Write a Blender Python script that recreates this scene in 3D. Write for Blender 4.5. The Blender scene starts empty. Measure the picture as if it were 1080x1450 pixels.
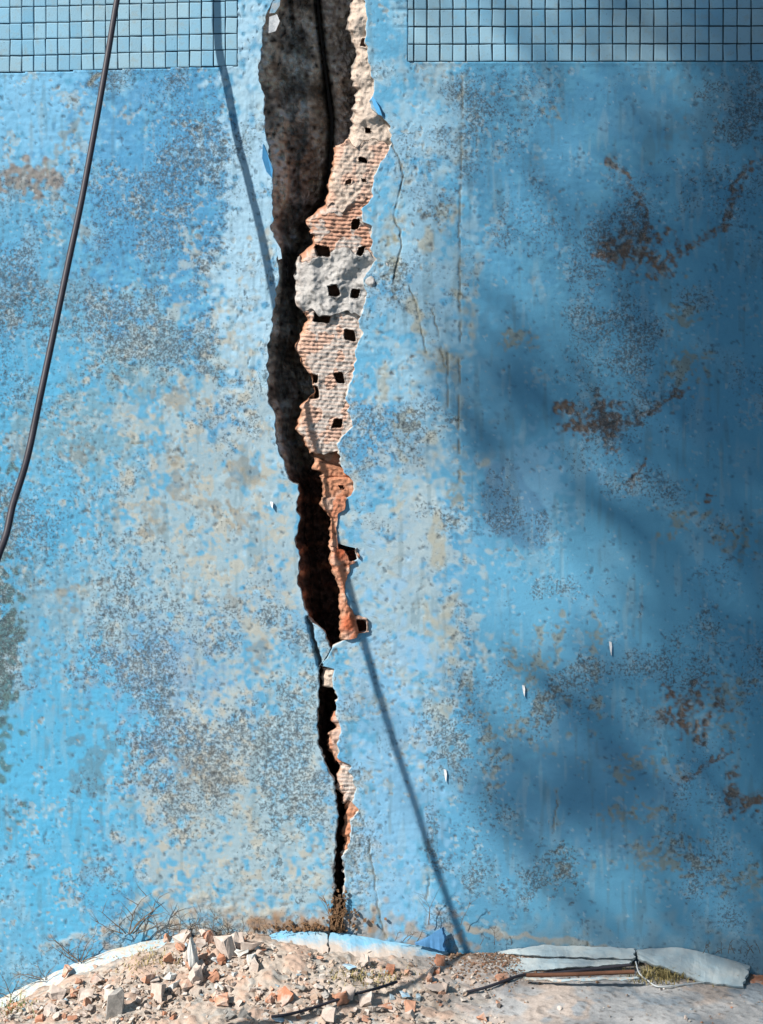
import bpy, bmesh, math, random
import numpy as np
from mathutils import Vector, Matrix

random.seed(7)
RNG = np.random.default_rng(11)
S = bpy.context.scene
COL = S.collection

# ------------------------------------------------------------------ camera, sky, sun, exposure
PPM = 700.0                 # photograph pixels per metre on the wall face
CAM = np.array([0.0, -3.2, 1.3])
cd = bpy.data.cameras.new('camera')
cam = bpy.data.objects.new('camera', cd)
COL.objects.link(cam)
cam.location = CAM
cam.rotation_euler = (math.radians(90), 0, 0)
cd.sensor_width = 36.0
cd.lens = 36.0 * 3.2 / (1450 / PPM)
cd.shift_y = -(725 - 430) / 1450.0
cd.clip_start = 0.05
cd.clip_end = 500
S.camera = cam

SUN = np.array([0.60, 0.46, -0.655])          # direction the light travels
SUN = SUN / np.linalg.norm(SUN)
w = bpy.data.worlds.new('World')
S.world = w
w.use_nodes = True
nt = w.node_tree
sky = nt.nodes.new('ShaderNodeTexSky')
sky.sky_type = 'NISHITA'
sky.sun_disc = False
sky.sun_elevation = math.asin(-SUN[2])
sky.sun_rotation = math.atan2(-SUN[0], -SUN[1])
nt.links.new(sky.outputs[0], nt.nodes['Background'].inputs[0])
nt.nodes['Background'].inputs[1].default_value = 0.05
sl = bpy.data.lights.new('sun', 'SUN')
sl.energy = 5.0
sl.angle = math.radians(0.40)
sl.color = (1.0, 0.95, 0.88)
so = bpy.data.objects.new('sun', sl)
COL.objects.link(so)
so.rotation_euler = Vector(SUN).to_track_quat('-Z', 'Y').to_euler()
so.location = (-6, -5, 8)
S.view_settings.view_transform = 'Standard'
S.view_settings.look = 'None'
S.view_settings.exposure = 0.72
S.view_settings.gamma = 1.0
S.view_settings.use_curve_mapping = False


# ------------------------------------------------------------------ helpers
def W(u, v, t=0.0):
    """photo pixel -> world point whose distance behind the wall face is t (negative: in front)"""
    u = np.asarray(u, float); v = np.asarray(v, float); t = np.asarray(t, float)
    k = (3.2 + t) / 3.2
    x = (u - 540) / PPM * k
    z = CAM[2] + ((1340 - v) / PPM - CAM[2]) * k
    return np.stack(np.broadcast_arrays(x, t, z), -1)


def sstep(a, b, x):
    t = np.clip((x - a) / (b - a), 0, 1)
    return t * t * (3 - 2 * t)


NW, NH = 720, 900       # periodic noise canvas, 2 px cells


def fft_noise(seed, lo, hi=None, beta=0.0):
    r = np.random.default_rng(seed)
    f = np.fft.rfft2(r.standard_normal((NH, NW)))
    ky = np.fft.fftfreq(NH)[:, None]; kx = np.fft.rfftfreq(NW)[None]
    k = np.sqrt(kx * kx + ky * ky); k[0, 0] = 1
    flt = np.exp(-(k * lo / 2 * 2.2) ** 2)               # nothing smaller than lo px
    if hi: flt = flt * (1 - np.exp(-(k * hi / 2 * 2.2) ** 2))
    flt = flt * k ** (-beta); flt[0, 0] = 0
    n = np.fft.irfft2(f * flt, s=(NH, NW))
    return n / n.std()


_cache = {}


def N(u, v, seed, lo, hi=None, beta=0.0, stretch=1.0):
    key = (seed, lo, hi, beta)
    if key not in _cache: _cache[key] = fft_noise(*key)
    a = _cache[key]
    x = np.mod(u / 2 + 3000, NW); y = np.mod(v / stretch / 2 + 3000, NH)
    x0 = np.floor(x).astype(int); y0 = np.floor(y).astype(int)
    fx = x - x0; fy = y - y0
    x0 %= NW; y0 %= NH; x1 = (x0 + 1) % NW; y1 = (y0 + 1) % NH
    return (a[y0, x0] * (1 - fx) + a[y0, x1] * fx) * (1 - fy) + (a[y1, x0] * (1 - fx) + a[y1, x1] * fx) * fy


def mesh_np(name, V, F, smooth=False):
    """V (n,3), F (m,3|4)"""
    me = bpy.data.meshes.new(name)
    V = np.ascontiguousarray(V, np.float32); F = np.ascontiguousarray(F, np.int32)
    n, k = F.shape
    me.vertices.add(len(V)); me.vertices.foreach_set('co', V.ravel())
    me.loops.add(n * k); me.loops.foreach_set('vertex_index', F.ravel())
    me.polygons.add(n)
    me.polygons.foreach_set('loop_start', np.arange(0, n * k, k, dtype=np.int32))
    me.polygons.foreach_set('loop_total', np.full(n, k, np.int32))
    me.polygons.foreach_set('use_smooth', np.full(n, smooth, bool))
    me.update(calc_edges=True)
    return me


def grid_faces(R, C, flip=False):
    i = np.arange(R * C).reshape(R, C)
    a, b, c, d = i[:-1, :-1], i[:-1, 1:], i[1:, 1:], i[1:, :-1]
    q = (a, d, c, b) if not flip else (a, b, c, d)
    return np.stack(q, -1).reshape(-1, 4)


def grid_mesh(name, P, flip=False, smooth=True):
    R, C = P.shape[:2]
    return mesh_np(name, P.reshape(-1, 3), grid_faces(R, C, flip), smooth)


def set_col(me, name, rgb):
    a = me.attributes.new(name, 'FLOAT_COLOR', 'POINT')
    c = np.ones((len(me.vertices), 4), np.float32); c[:, :3] = rgb.reshape(-1, 3)
    a.data.foreach_set('color', c.ravel())


def set_f(me, name, f):
    a = me.attributes.new(name, 'FLOAT', 'POINT')
    a.data.foreach_set('value', np.ascontiguousarray(f, np.float32).ravel())


def link(name, me, mat, parent=None):
    o = bpy.data.objects.new(name, me)
    COL.objects.link(o)
    if mat is not None and me is not None and len(me.materials) == 0: me.materials.append(mat)
    if parent is not None: o.parent = parent
    return o


def tag(o, label=None, cat=None, group=None, kind=None):
    for k, x in (('label', label), ('category', cat), ('group', group), ('kind', kind)):
        if x: o[k] = x
    return o


def empty(name, loc=(0, 0, 0)):
    o = bpy.data.objects.new(name, None)
    COL.objects.link(o); o.location = loc
    return o


def poly(pts):
    p = np.array(pts, float)
    return lambda y: np.interp(y, p[:, 1], p[:, 0])


def tube(pts, rad, sides=6, cap=True):
    """tapered tube along points -> V, F (quads)"""
    pts = np.asarray(pts, float); n = len(pts)
    rad = np.broadcast_to(np.asarray(rad, float), (n,))
    tan = np.gradient(pts, axis=0)
    tan /= np.linalg.norm(tan, axis=1)[:, None] + 1e-9
    up = np.array([0.31, 0.2, 0.93])
    V = []
    for p, t, r in zip(pts, tan, rad):
        a = np.cross(t, up); a /= np.linalg.norm(a) + 1e-9
        b = np.cross(t, a)
        an = np.arange(sides) * 2 * math.pi / sides
        V.append(p + r * (np.cos(an)[:, None] * a + np.sin(an)[:, None] * b))
    V = np.concatenate(V)
    F = []
    for i in range(n - 1):
        for j in range(sides):
            k = (j + 1) % sides
            F.append((i * sides + j, i * sides + k, (i + 1) * sides + k, (i + 1) * sides + j))
    return V, np.array(F)


def smooth_pts(pts, n):
    """Catmull-Rom resample"""
    P = np.asarray(pts, float)
    P = np.vstack([2 * P[0] - P[1], P, 2 * P[-1] - P[-2]])
    out = []
    for i in range(1, len(P) - 2):
        for t in np.linspace(0, 1, n, endpoint=False):
            a, b, c, d = P[i - 1], P[i], P[i + 1], P[i + 2]
            out.append(0.5 * (2 * b + (c - a) * t + (2 * a - 5 * b + 4 * c - d) * t * t + (3 * b - a - 3 * c + d) * t ** 3))
    out.append(P[-2])
    return np.array(out)


# ------------------------------------------------------------------ materials
def new_mat(name):
    m = bpy.data.materials.new(name)
    m.use_nodes = True
    n = m.node_tree.nodes; b = n['Principled BSDF']
    b.inputs['Roughness'].default_value = 0.85
    b.inputs['Specular IOR Level'].default_value = 0.25
    return m, m.node_tree, b


def nd(t, kind, **kw):
    n = t.nodes.new(kind)
    for k, x in kw.items():
        if k in n.inputs: n.inputs[k].default_value = x
        else: setattr(n, k, x)
    return n


def mixc(t, fac, a, b, mode='MIX'):
    m = t.nodes.new('ShaderNodeMix'); m.data_type = 'RGBA'; m.blend_type = mode
    for idx, x in ((0, fac), (6, a), (7, b)):
        if hasattr(x, 'is_linked'): t.links.new(x, m.inputs[idx])
        elif idx == 0: m.inputs[0].default_value = x
        else: m.inputs[idx].default_value = (*x, 1)
    return m.outputs[2]


def math_n(t, op, a, b=None, clamp=False):
    m = t.nodes.new('ShaderNodeMath'); m.operation = op; m.use_clamp = clamp
    for i, x in enumerate((a, b)):
        if x is None: continue
        if hasattr(x, 'is_linked'): t.links.new(x, m.inputs[i])
        else: m.inputs[i].default_value = x
    return m.outputs[0]


def ramp(t, fac, stops):
    r = t.nodes.new('ShaderNodeValToRGB')
    e = r.color_ramp.elements
    while len(e) < len(stops): e.new(0.5)
    for el, (p, c) in zip(e, stops):
        el.position = p
        el.color = (c, c, c, 1) if not hasattr(c, '__len__') else (*c, 1)
    t.links.new(fac, r.inputs[0])
    return r.outputs[0]


def noise(t, scale, detail=4, rough=0.6, vec=None):
    n = nd(t, 'ShaderNodeTexNoise', Scale=scale, Detail=detail, Roughness=rough)
    if vec is None:
        tc = t.nodes.get('TC') or nd(t, 'ShaderNodeTexCoord', name='TC')
        vec = tc.outputs['Object']
    t.links.new(vec, n.inputs['Vector'])
    return n.outputs[0]


def bump(t, bsdf, h, strength=0.4, dist=0.001):
    b = nd(t, 'ShaderNodeBump', Strength=strength, Distance=dist)
    t.links.new(h, b.inputs['Height']); t.links.new(b.outputs[0], bsdf.inputs['Normal'])


def attr(t, name, color=True):
    a = nd(t, 'ShaderNodeAttribute', attribute_name=name)
    return a.outputs['Color'] if color else a.outputs['Fac']


# painted wall surface: vertex pigment masks plus fine flaking, specks and grain
M_WALL, t, b = new_mat('flaking_blue_paint')
n1 = noise(t, 420, 3, 0.65); n2 = noise(t, 190, 5, 0.7); n3 = noise(t, 900, 2)
g = attr(t, 'grime', False)
sp = math_n(t, 'ADD', math_n(t, 'MULTIPLY', g, 0.30), math_n(t, 'SUBTRACT', n2, 0.5))
spk = ramp(t, sp, [(0.19, 0.0), (0.27, 1.0)])
c = mixc(t, math_n(t, 'MULTIPLY', spk, 0.70), attr(t, 'paint'), (0.06, 0.075, 0.085))
chip = ramp(t, math_n(t, 'ADD', math_n(t, 'MULTIPLY', g, 0.22), math_n(t, 'SUBTRACT', n1, 0.5)), [(0.22, 0.0), (0.30, 1.0)])
c = mixc(t, math_n(t, 'MULTIPLY', chip, 0.32), c, (0.42, 0.52, 0.58))
c = mixc(t, 0.30, c, ramp(t, n3, [(0.3, 0.5), (0.7, 1.0)]), 'MULTIPLY')
t.links.new(c, b.inputs['Base Color'])
b.inputs['Roughness'].default_value = 0.95; b.inputs['Specular IOR Level'].default_value = 0.1
bump(t, b, math_n(t, 'ADD', n1, math_n(t, 'MULTIPLY', n2, 1.2)), 0.35, 0.0014)

# broken masonry: pigment from attribute, gritty
M_MAS, t, b = new_mat('broken_masonry')
n1 = noise(t, 260, 6, 0.7); n2 = noise(t, 60, 5, 0.65); n3 = noise(t, 900, 2)
c = mixc(t, 0.55, attr(t, 'paint'), ramp(t, n1, [(0.3, 0.45), (0.65, 1.0)]), 'MULTIPLY')
c = mixc(t, 0.35, c, ramp(t, n2, [(0.35, 0.55), (0.6, 1.0)]), 'MULTIPLY')
t.links.new(c, b.inputs['Base Color'])
b.inputs['Roughness'].default_value = 0.95
bump(t, b, math_n(t, 'ADD', n1, n3), 0.6, 0.002)

# painted mosaic tiles
M_TILE, t, b = new_mat('painted_mosaic')
oi = nd(t, 'ShaderNodeObjectInfo'); geo = nd(t, 'ShaderNodeNewGeometry')
pos = geo.outputs['Position']
n1 = noise(t, 55, 5, 0.7, pos); n2 = noise(t, 300, 4, 0.7, pos); n3 = noise(t, 5, 2, 0.5, pos)
c = mixc(t, oi.outputs['Random'], (0.16, 0.37, 0.53), (0.26, 0.45, 0.57))
c = mixc(t, ramp(t, n3, [(0.4, 0.0), (0.62, 0.55)]), c, (0.24, 0.36, 0.42))
c = mixc(t, ramp(t, n1, [(0.52, 0.0), (0.75, 0.55)]), c, (0.26, 0.28, 0.24))
c = mixc(t, ramp(t, n2, [(0.62, 0.0), (0.72, 0.8)]), c, (0.06, 0.08, 0.09))
t.links.new(c, b.inputs['Base Color'])
b.inputs['Roughness'].default_value = 0.5
bump(t, b, n2, 0.35, 0.001)

# rubble, tinted per object
def rubble_mat(name, c1, c2, c3=None):
    m, t, b = new_mat(name)
    oi = nd(t, 'ShaderNodeObjectInfo')
    geo = nd(t, 'ShaderNodeNewGeometry')
    n1 = noise(t, 130, 6, 0.7, geo.outputs['Position']); n2 = noise(t, 28, 4, 0.6, geo.outputs['Position'])
    c = mixc(t, oi.outputs['Random'], c1, c2)
    if c3: c = mixc(t, ramp(t, n2, [(0.5, 0.0), (0.62, 0.8)]), c, c3)
    c = mixc(t, 0.6, c, ramp(t, n1, [(0.3, 0.45), (0.68, 1.0)]), 'MULTIPLY')
    t.links.new(c, b.inputs['Base Color']); b.inputs['Roughness'].default_value = 0.95
    bump(t, b, n1, 0.6, 0.002)
    return m

M_TERRA = rubble_mat('terracotta_rubble', (0.44, 0.19, 0.11), (0.56, 0.33, 0.23), (0.55, 0.46, 0.40))
M_CREAM = rubble_mat('mortar_rubble', (0.56, 0.47, 0.41), (0.46, 0.38, 0.33), (0.62, 0.57, 0.52))
M_GREY = rubble_mat('concrete_rubble', (0.30, 0.29, 0.27), (0.20, 0.19, 0.18), (0.42, 0.39, 0.36))
M_BLUEP = rubble_mat('blue_painted_plaster', (0.28, 0.47, 0.62), (0.36, 0.50, 0.60), (0.55, 0.54, 0.52))
M_PALE = rubble_mat('pale_plaster', (0.62, 0.64, 0.62), (0.55, 0.58, 0.58), (0.60, 0.55, 0.48))
M_WHITE = rubble_mat('white_flake', (0.80, 0.80, 0.80), (0.76, 0.78, 0.80))


def plain(name, col, rough=0.8, sc=60, dark=0.5):
    m, t, b = new_mat(name)
    geo = nd(t, 'ShaderNodeNewGeometry')
    n = noise(t, sc, 5, 0.65, geo.outputs['Position'])
    c = mixc(t, 0.7, col, ramp(t, n, [(0.3, dark), (0.68, 1.0)]), 'MULTIPLY')
    t.links.new(c, b.inputs['Base Color']); b.inputs['Roughness'].default_value = rough
    bump(t, b, n, 0.3, 0.001)
    return m

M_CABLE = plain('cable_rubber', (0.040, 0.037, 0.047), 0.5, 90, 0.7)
M_TWIG = plain('dry_twig', (0.16, 0.12, 0.085), 0.9, 120)
M_STRAW = plain('dry_straw', (0.40, 0.33, 0.15), 0.9, 120)
M_BARK = plain('bark', (0.13, 0.10, 0.07), 0.95, 12)
M_LEAF = plain('leaf', (0.06, 0.10, 0.03), 0.6, 20)
M_BODY = plain('old_concrete', (0.30, 0.29, 0.27), 0.95, 30)
M_IRON = plain('rusty_iron', (0.16, 0.075, 0.045), 0.9, 60)

# ------------------------------------------------------------------ crack outline (photo px)
Lf = poly([(389, -250), (387, 0), (378.5, 19), (371, 46), (371, 65), (364, 96), (368, 120), (374, 135), (372.5, 159), (377, 188), (386, 238), (386, 290),
           (384.5, 326), (392, 345), (394, 372), (392, 410), (388, 437), (383, 468), (378, 525), (380, 566), (388, 585), (392, 633), (402.6, 667),
           (409, 679), (414, 684), (421, 686), (423, 698), (422, 704), (419, 714), (424, 740), (419, 762), (425, 791), (419, 822), (430, 854), (436, 874), (440, 882), (449, 886),
           (458, 895), (463, 906), (469, 918), (462, 932), (451, 944), (452, 975), (448.6, 1016), (450, 1052), (462, 1086), (471.5, 1108),
           (478.7, 1137), (479, 1158), (476, 1188), (472.7, 1255), (471.5, 1286), (465, 1318), (470, 1330), (470, 1600)])
Rf = poly([(514, -250), (517, 0), (519, 60), (520.5, 82), (529, 106), (529, 128), (525, 144), (532.6, 159), (546, 173), (552, 205), (540, 231), (532, 244),
           (525, 278), (512, 297), (513, 314), (526, 319), (528, 350), (534, 367), (524, 380), (513, 394), (519, 418), (508.5, 461), (510, 467), (501, 530),
           (491.7, 554), (496.5, 604), (477, 628), (480, 643), (487, 669), (500, 681), (501, 698), (499, 702), (487.6, 709), (486, 721), (475.5, 726), (475.5, 750),
           (480, 769), (491, 773), (504.5, 776), (505.6, 793), (492, 797), (489, 818), (485, 830), (491, 854), (502, 870.5), (518, 875), (519, 895), (504, 897),
           (502, 903), (486, 908), (469.5, 919), (463, 932), (452, 943), (471, 947), (471.5, 975), (478.7, 985), (477.5, 1016), (483.5, 1038), (477.5, 1055), (478.7, 1076),
           (495.5, 1084), (500, 1103), (504, 1120), (500, 1137), (505, 1149), (498, 1156), (498, 1178), (493, 1202), (483.5, 1214), (486, 1241), (488, 1284), (486, 1318), (471, 1330), (471, 1600)])
Bf = poly([(501, -250), (500, 0), (494, 41), (506, 77), (497.7, 111), (506, 125), (503.7, 149), (493, 203), (478, 209), (471, 238), (461.6, 290), (432.7, 313),
           (438.7, 329), (444.7, 331), (443.5, 346), (423, 364), (419, 374), (419, 423), (434, 444), (437.5, 454), (429, 467), (419, 491), (431.5, 518), (443.5, 530),
           (446, 556), (429, 573), (422, 604), (434, 631), (443.5, 643), (446, 665), (455, 667), (458, 698), (456, 714), (469.5, 738), (467, 767), (470.7, 777),
           (467, 793), (473, 813), (484, 839), (480, 858), (484, 878), (481.6, 897), (484, 905), (470, 919), (463, 932), (457, 946), (457, 971), (472, 975), (477, 1000),
           (468, 1016), (476, 1030), (465, 1040), (464, 1055), (474, 1076), (482, 1084), (476, 1100), (475, 1115), (486, 1125), (486, 1137), (493, 1150), (487, 1160),
           (488, 1188), (484, 1205), (483, 1214), (486, 1320)])
Gf = poly([(448, -250), (449.5, 0), (453, 36), (460, 96), (470, 168), (467, 238), (458, 283), (428, 330), (412, 374), (414, 423), (419, 468), (412, 508), (424, 566),
           (414, 616), (432, 660), (440, 720), (445, 800), (455, 880), (466, 915), (460, 940), (460, 1000), (463, 1060), (474, 1100), (483, 1150), (481, 1200), (479, 1300)])

rowsA = np.concatenate([np.arange(-250, -12, 5.0), np.arange(-10, 1442, 2.0), np.linspace(1450, 1600, 8)])
jn = lambda v, s, a: a * N(np.full_like(v, 77.0 * s), v, s, 5, 60) + a * 0.8 * N(np.full_like(v, 31.0 * s), v, s + 1, 14, 90)


def Ledge(v): return Lf(v) + jn(v, 501, 1.0) * np.where(Rf(v) - Lf(v) > 3, 1, 0.15)
def Redge(v): return np.maximum(Rf(v) + jn(v, 503, 1.2) * np.where(Rf(v) - Lf(v) > 3, 1, 0.15), Ledge(v) + 0.05)


# ------------------------------------------------------------------ stains and wear on the wall
def blob(u, v, cx, cy, rx, ry, seed=1, rag=0.35, lo=6, soft=0.35, ang=0):
    out = np.zeros_like(u)
    m = (abs(u - cx) < 2.3 * max(rx, ry)) & (abs(v - cy) < 2.3 * max(rx, ry))
    if not m.any(): return out
    uu, vv = u[m] - cx, v[m] - cy
    if ang:
        a = math.radians(ang); uu, vv = uu * math.cos(a) + vv * math.sin(a), -uu * math.sin(a) + vv * math.cos(a)
    q = np.sqrt((uu / rx) ** 2 + (vv / ry) ** 2)
    if rag: q = q + rag * N(u[m], v[m], 40 + seed, lo, 90) + rag * 0.6 * N(u[m], v[m], 60 + seed, 22, 200)
    out[m] = 1 - sstep(1 - soft, 1 + soft, q)
    return out


def path(u, v, pts, wd, seed=1, rag=2.0, lo=8):
    P = np.array(pts, float)
    out = np.zeros_like(u)
    m = (u > P[:, 0].min() - 8 * wd) & (u < P[:, 0].max() + 8 * wd) & (v > P[:, 1].min() - 8 * wd) & (v < P[:, 1].max() + 8 * wd)
    if not m.any(): return out
    uu = u[m] + rag * N(u[m], v[m], 80 + seed, lo, 120); vv = v[m] + rag * N(u[m], v[m], 90 + seed, lo, 120)
    d = np.full(uu.shape, 1e9)
    for a, c in zip(P[:-1], P[1:]):
        e = c - a; L = (e * e).sum()
        s = np.clip(((uu - a[0]) * e[0] + (vv - a[1]) * e[1]) / L, 0, 1)
        d = np.minimum(d, np.hypot(uu - a[0] - s * e[0], vv - a[1] - s * e[1]))
    out[m] = 1 - sstep(0.5 * wd, 1.2 * wd, d)
    return out


CRACKS = [([(552, 200), (562, 220), (571, 248), (563, 285), (557, 305), (566, 330), (568, 352), (560, 380), (557, 400)], 1.5),
          ([(575, 400), (590, 430), (597, 470), (603, 500)], 1.1), ([(612, 440), (622, 480), (630, 520)], 1.3),
          ([(655, 92), (653, 240), (650, 330), (652, 470), (649, 590), (651, 692)], 1.3), ([(634, 500), (634, 580)], 1.5), 
          ([(508, 1148), (520, 1180), (528, 1230), (536, 1290), (546, 1330)], 1.2), ([(606, 1190), (607, 1250), (602, 1310)], 1.1),
          ([(186, 628), (206, 629)], 1.2), ([(160, 1136), (188, 1135)], 1.2), ([(790, 1120), (783, 1180)], 1.0), ([(1004, 1320), (1003, 1340)], 1.0),
          ([(832, 1320), (833, 1340)], 0.9)]
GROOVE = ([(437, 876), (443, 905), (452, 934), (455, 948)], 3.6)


def tile_mask(u, v):
    rl = np.floor((103 - 0.029 * u - v) / 23.0).astype(int); rr = np.floor((87.5 - v) / 24.8).astype(int)
    lm = (u < 336.2) & (v < 103 - 0.029 * u)
    rm = (u > 576.5) & (v < 87.5)
    return (lm | rm)


def paint_wall(u, v):
    """pigment, grime and relief (metres towards the viewer) for wall points"""
    big = N(u, v, 1, 70, 500); med = N(u, v, 2, 26, 160); sml = N(u, v, 3, 9, 60); fine = N(u, v, 4, 3.2, 14); rip = N(u, v, 5, 5, 30)
    vert = N(u, v, 6, 14, 150, 0, 3.5)
    A = np.array([0.115, 0.345, 0.530]); Cc = np.array([0.068, 0.25, 0.46]); D = np.array([0.085, 0.375, 0.60]); Pp = np.array([0.31, 0.50, 0.61])
    K = np.array([0.38, 0.445, 0.45]); RU = np.array([0.135, 0.088, 0.062]); OC = np.array([0.25, 0.23, 0.15]); DK = np.array([0.03, 0.05, 0.07])
    col = np.ones(u.shape + (3,)) * A
    grime = 0.34 + 0.14 * big + 0.12 * med + 0.10 * sstep(620, 400, u)

    def mix(mask, c, k=1.0):
        nonlocal col
        f = np.clip(mask * k, 0, 1)[..., None]
        col = col * (1 - f) + np.asarray(c) * f

    mix(sstep(-0.6, 1.6, big + 0.5 * med), Cc, 0.55)
    mix(sstep(0.1, 1.8, med + 0.4 * vert), Pp, 0.35)
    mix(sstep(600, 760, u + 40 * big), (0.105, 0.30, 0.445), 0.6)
    # zones on the left
    mix(blob(u, v, 60, 165, 110, 75, 1, 0.25), (0.20, 0.46, 0.68), 0.8)
    grime -= 0.35 * blob(u, v, 60, 165, 110, 75, 1, 0.25)
    z = blob(u, v, 235, 260, 110, 190, 2, 0.3); mix(z, Cc, 0.65); grime += 0.18 * z
    z = blob(u, v, 355, 330, 42, 330, 3, 0.3); mix(z, (0.37, 0.56, 0.69), 0.85); grime -= 0.2 * z
    z = blob(u, v, 80, 425, 70, 40, 4, 0.3); mix(z, (0.16, 0.25, 0.31), 0.5); grime += 0.3 * z
    z = blob(u, v, 225, 500, 75, 60, 5, 0.4); mix(z, (0.24, 0.36, 0.40), 0.55); grime += 0.2 * z
    z = blob(u, v, 40, 650, 110, 190, 6, 0.3); mix(z, D, 0.5)
    z = blob(u, v, 120, 610, 70, 60, 7, 0.5); mix(z, (0.24, 0.30, 0.28), 0.45)
    z = blob(u, v, 310, 760, 130, 230, 8, 0.4); mix(z, K, 0.66)
    z = blob(u, v, 330, 1160, 140, 160, 9, 0.4); mix(z, K, 0.66); grime += 0.06 * z
    z = np.maximum(blob(u, v, 310, 760, 130, 230, 8, 0.4), blob(u, v, 330, 1160, 140, 160, 9, 0.4)); mix(z * sstep(0.2, 1.3, N(u, v, 17, 10, 60) + 0.6 * N(u, v, 18, 3.2, 12)), (0.43, 0.41, 0.34), 0.7)
    z = blob(u, v, 80, 900, 70, 70, 10, 0.5); mix(z, (0.24, 0.30, 0.31), 0.45)
    z = blob(u, v, 215, 960, 75, 100, 11, 0.3); mix(z, (0.14, 0.31, 0.50), 0.6); grime += 0.2 * z
    z = blob(u, v, 175, 845, 70, 60, 12, 0.4); mix(z, (0.30, 0.44, 0.52), 0.6); grime += 0.2 * z
    z = blob(u, v, 80, 1130, 125, 170, 13, 0.25); mix(z, D, 0.8); grime -= 0.3 * z
    z = blob(u, v, 410, 1080, 38, 110, 14, 0.4); grime += 0.5 * z; mix(z, Pp, 0.5)
    z = blob(u, v, 4, 900, 22, 130, 15, 0.5); mix(z, (0.08, 0.12, 0.08), 0.7); grime += 0.4 * z
    z = blob(u, v, 130, 1080, 26, 50, 16, 0.5); mix(z, (0.12, 0.17, 0.19), 0.5); grime += 0.4 * z
    for i, (x, y, rx, ry) in enumerate([(255, 690, 16, 20), (345, 665, 18, 14), (300, 720, 12, 12), (330, 860, 14, 12), (240, 640, 16, 14), (370, 930, 10, 20), (300, 1100, 18, 30),
                                        (210, 740, 12, 16), (245, 560, 26, 16), (200, 1090, 14, 18), (270, 1085, 16, 20), (340, 740, 14, 12), (110, 640, 14, 12), (90, 850, 8, 12), (30, 640, 14, 16)]):
        mix(blob(u, v, x, y, rx, ry, 20 + i % 9, 0.6), (0.25, 0.21, 0.15), 0.5)
    # brown stain with crackled rim at upper left
    z = blob(u, v, 36, 248, 38, 17, 3, 0.45); mix(z, (0.24, 0.19, 0.15), 0.85); st = z.copy()
    z = path(u, v, [(60, 250), (80, 225), (88, 195), (110, 170)], 4, 2, 4); mix(z, (0.25, 0.27, 0.24), 0.6)
    z = path(u, v, [(20, 262), (70, 268), (95, 290), (115, 310), (125, 340)], 4, 3, 4); mix(z, (0.2, 0.21, 0.2), 0.6)
    z = path(u, v, [(126, 118), (140, 106)], 4, 4, 1); mix(z, (0.3, 0.27, 0.18), 0.8)
    # centre right
    z = blob(u, v, 600, 420, 60, 330, 5, 0.35); mix(z, (0.33, 0.47, 0.55), 0.55)
    z = blob(u, v, 570, 820, 75, 150, 6, 0.45); mix(z, (0.40, 0.45, 0.44), 0.6)
    z = blob(u, v, 555, 1110, 55, 230, 7, 0.35); mix(z, (0.25, 0.46, 0.66), 0.55)
    z = sstep(0.5, 1.7, vert + 0.5 * sml) * blob(u, v, 600, 600, 70, 420, 8, 0.2); mix(z, (0.36, 0.34, 0.26), 0.7)
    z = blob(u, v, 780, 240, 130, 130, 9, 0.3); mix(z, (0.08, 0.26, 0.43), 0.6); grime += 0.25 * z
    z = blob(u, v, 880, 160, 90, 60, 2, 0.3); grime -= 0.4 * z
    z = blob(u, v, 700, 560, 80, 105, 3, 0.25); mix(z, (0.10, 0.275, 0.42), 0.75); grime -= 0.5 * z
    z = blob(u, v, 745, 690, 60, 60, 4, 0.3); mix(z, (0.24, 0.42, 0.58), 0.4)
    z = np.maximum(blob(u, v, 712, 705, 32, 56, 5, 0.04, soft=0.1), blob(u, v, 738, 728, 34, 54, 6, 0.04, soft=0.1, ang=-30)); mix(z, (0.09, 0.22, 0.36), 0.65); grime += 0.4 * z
    z = blob(u, v, 830, 505, 65, 50, 7, 0.35); grime += 0.28 * z
    z = blob(u, v, 960, 915, 55, 45, 8, 0.3); grime += 0.28 * z
    z = blob(u, v, 780, 1230, 32, 60, 9, 0.35, ang=25); grime += 0.5 * z
    z = blob(u, v, 760, 830, 70, 40, 1, 0.35); grime += 0.4 * z
    z = blob(u, v, 1030, 140, 70, 60, 2, 0.4); grime += 0.3 * z; mix(z, (0.13, 0.24, 0.31), 0.4)
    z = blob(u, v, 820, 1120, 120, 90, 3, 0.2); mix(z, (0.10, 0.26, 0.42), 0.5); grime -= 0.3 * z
    z = blob(u, v, 635, 1040, 20, 36, 4, 0.4, ang=-20); grime += 0.9 * z; mix(z, Pp, 0.5)
    z = blob(u, v, 612, 1165, 8, 60, 5, 0.4); grime += 0.6 * z
    z = blob(u, v, 555, 1225, 60, 40, 5, 0.4); grime += 0.1 * z
    smooth = np.zeros_like(u)
    for (x, y, rx, ry) in [(360, 720, 75, 110), (285, 640, 60, 60), (420, 800, 40, 90), (250, 1240, 60, 50), (400, 620, 40, 60), (590, 800, 60, 110), (760, 650, 110, 60), (820, 880, 130, 50), (900, 170, 90, 70), (680, 820, 80, 60),
                           (700, 1180, 70, 90), (900, 800, 120, 60), (1000, 620, 80, 60), (690, 480, 60, 70), (80, 1040, 70, 60), (150, 1190, 60, 60), (860, 1290, 140, 30), (330, 950, 60, 60)]:
        smooth = np.maximum(smooth, blob(u, v, x, y, rx, ry, 7, 0.3, 16, 0.5))
    grime -= 0.30 * smooth
    # rust and ochre
    rust = np.zeros_like(u)
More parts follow.
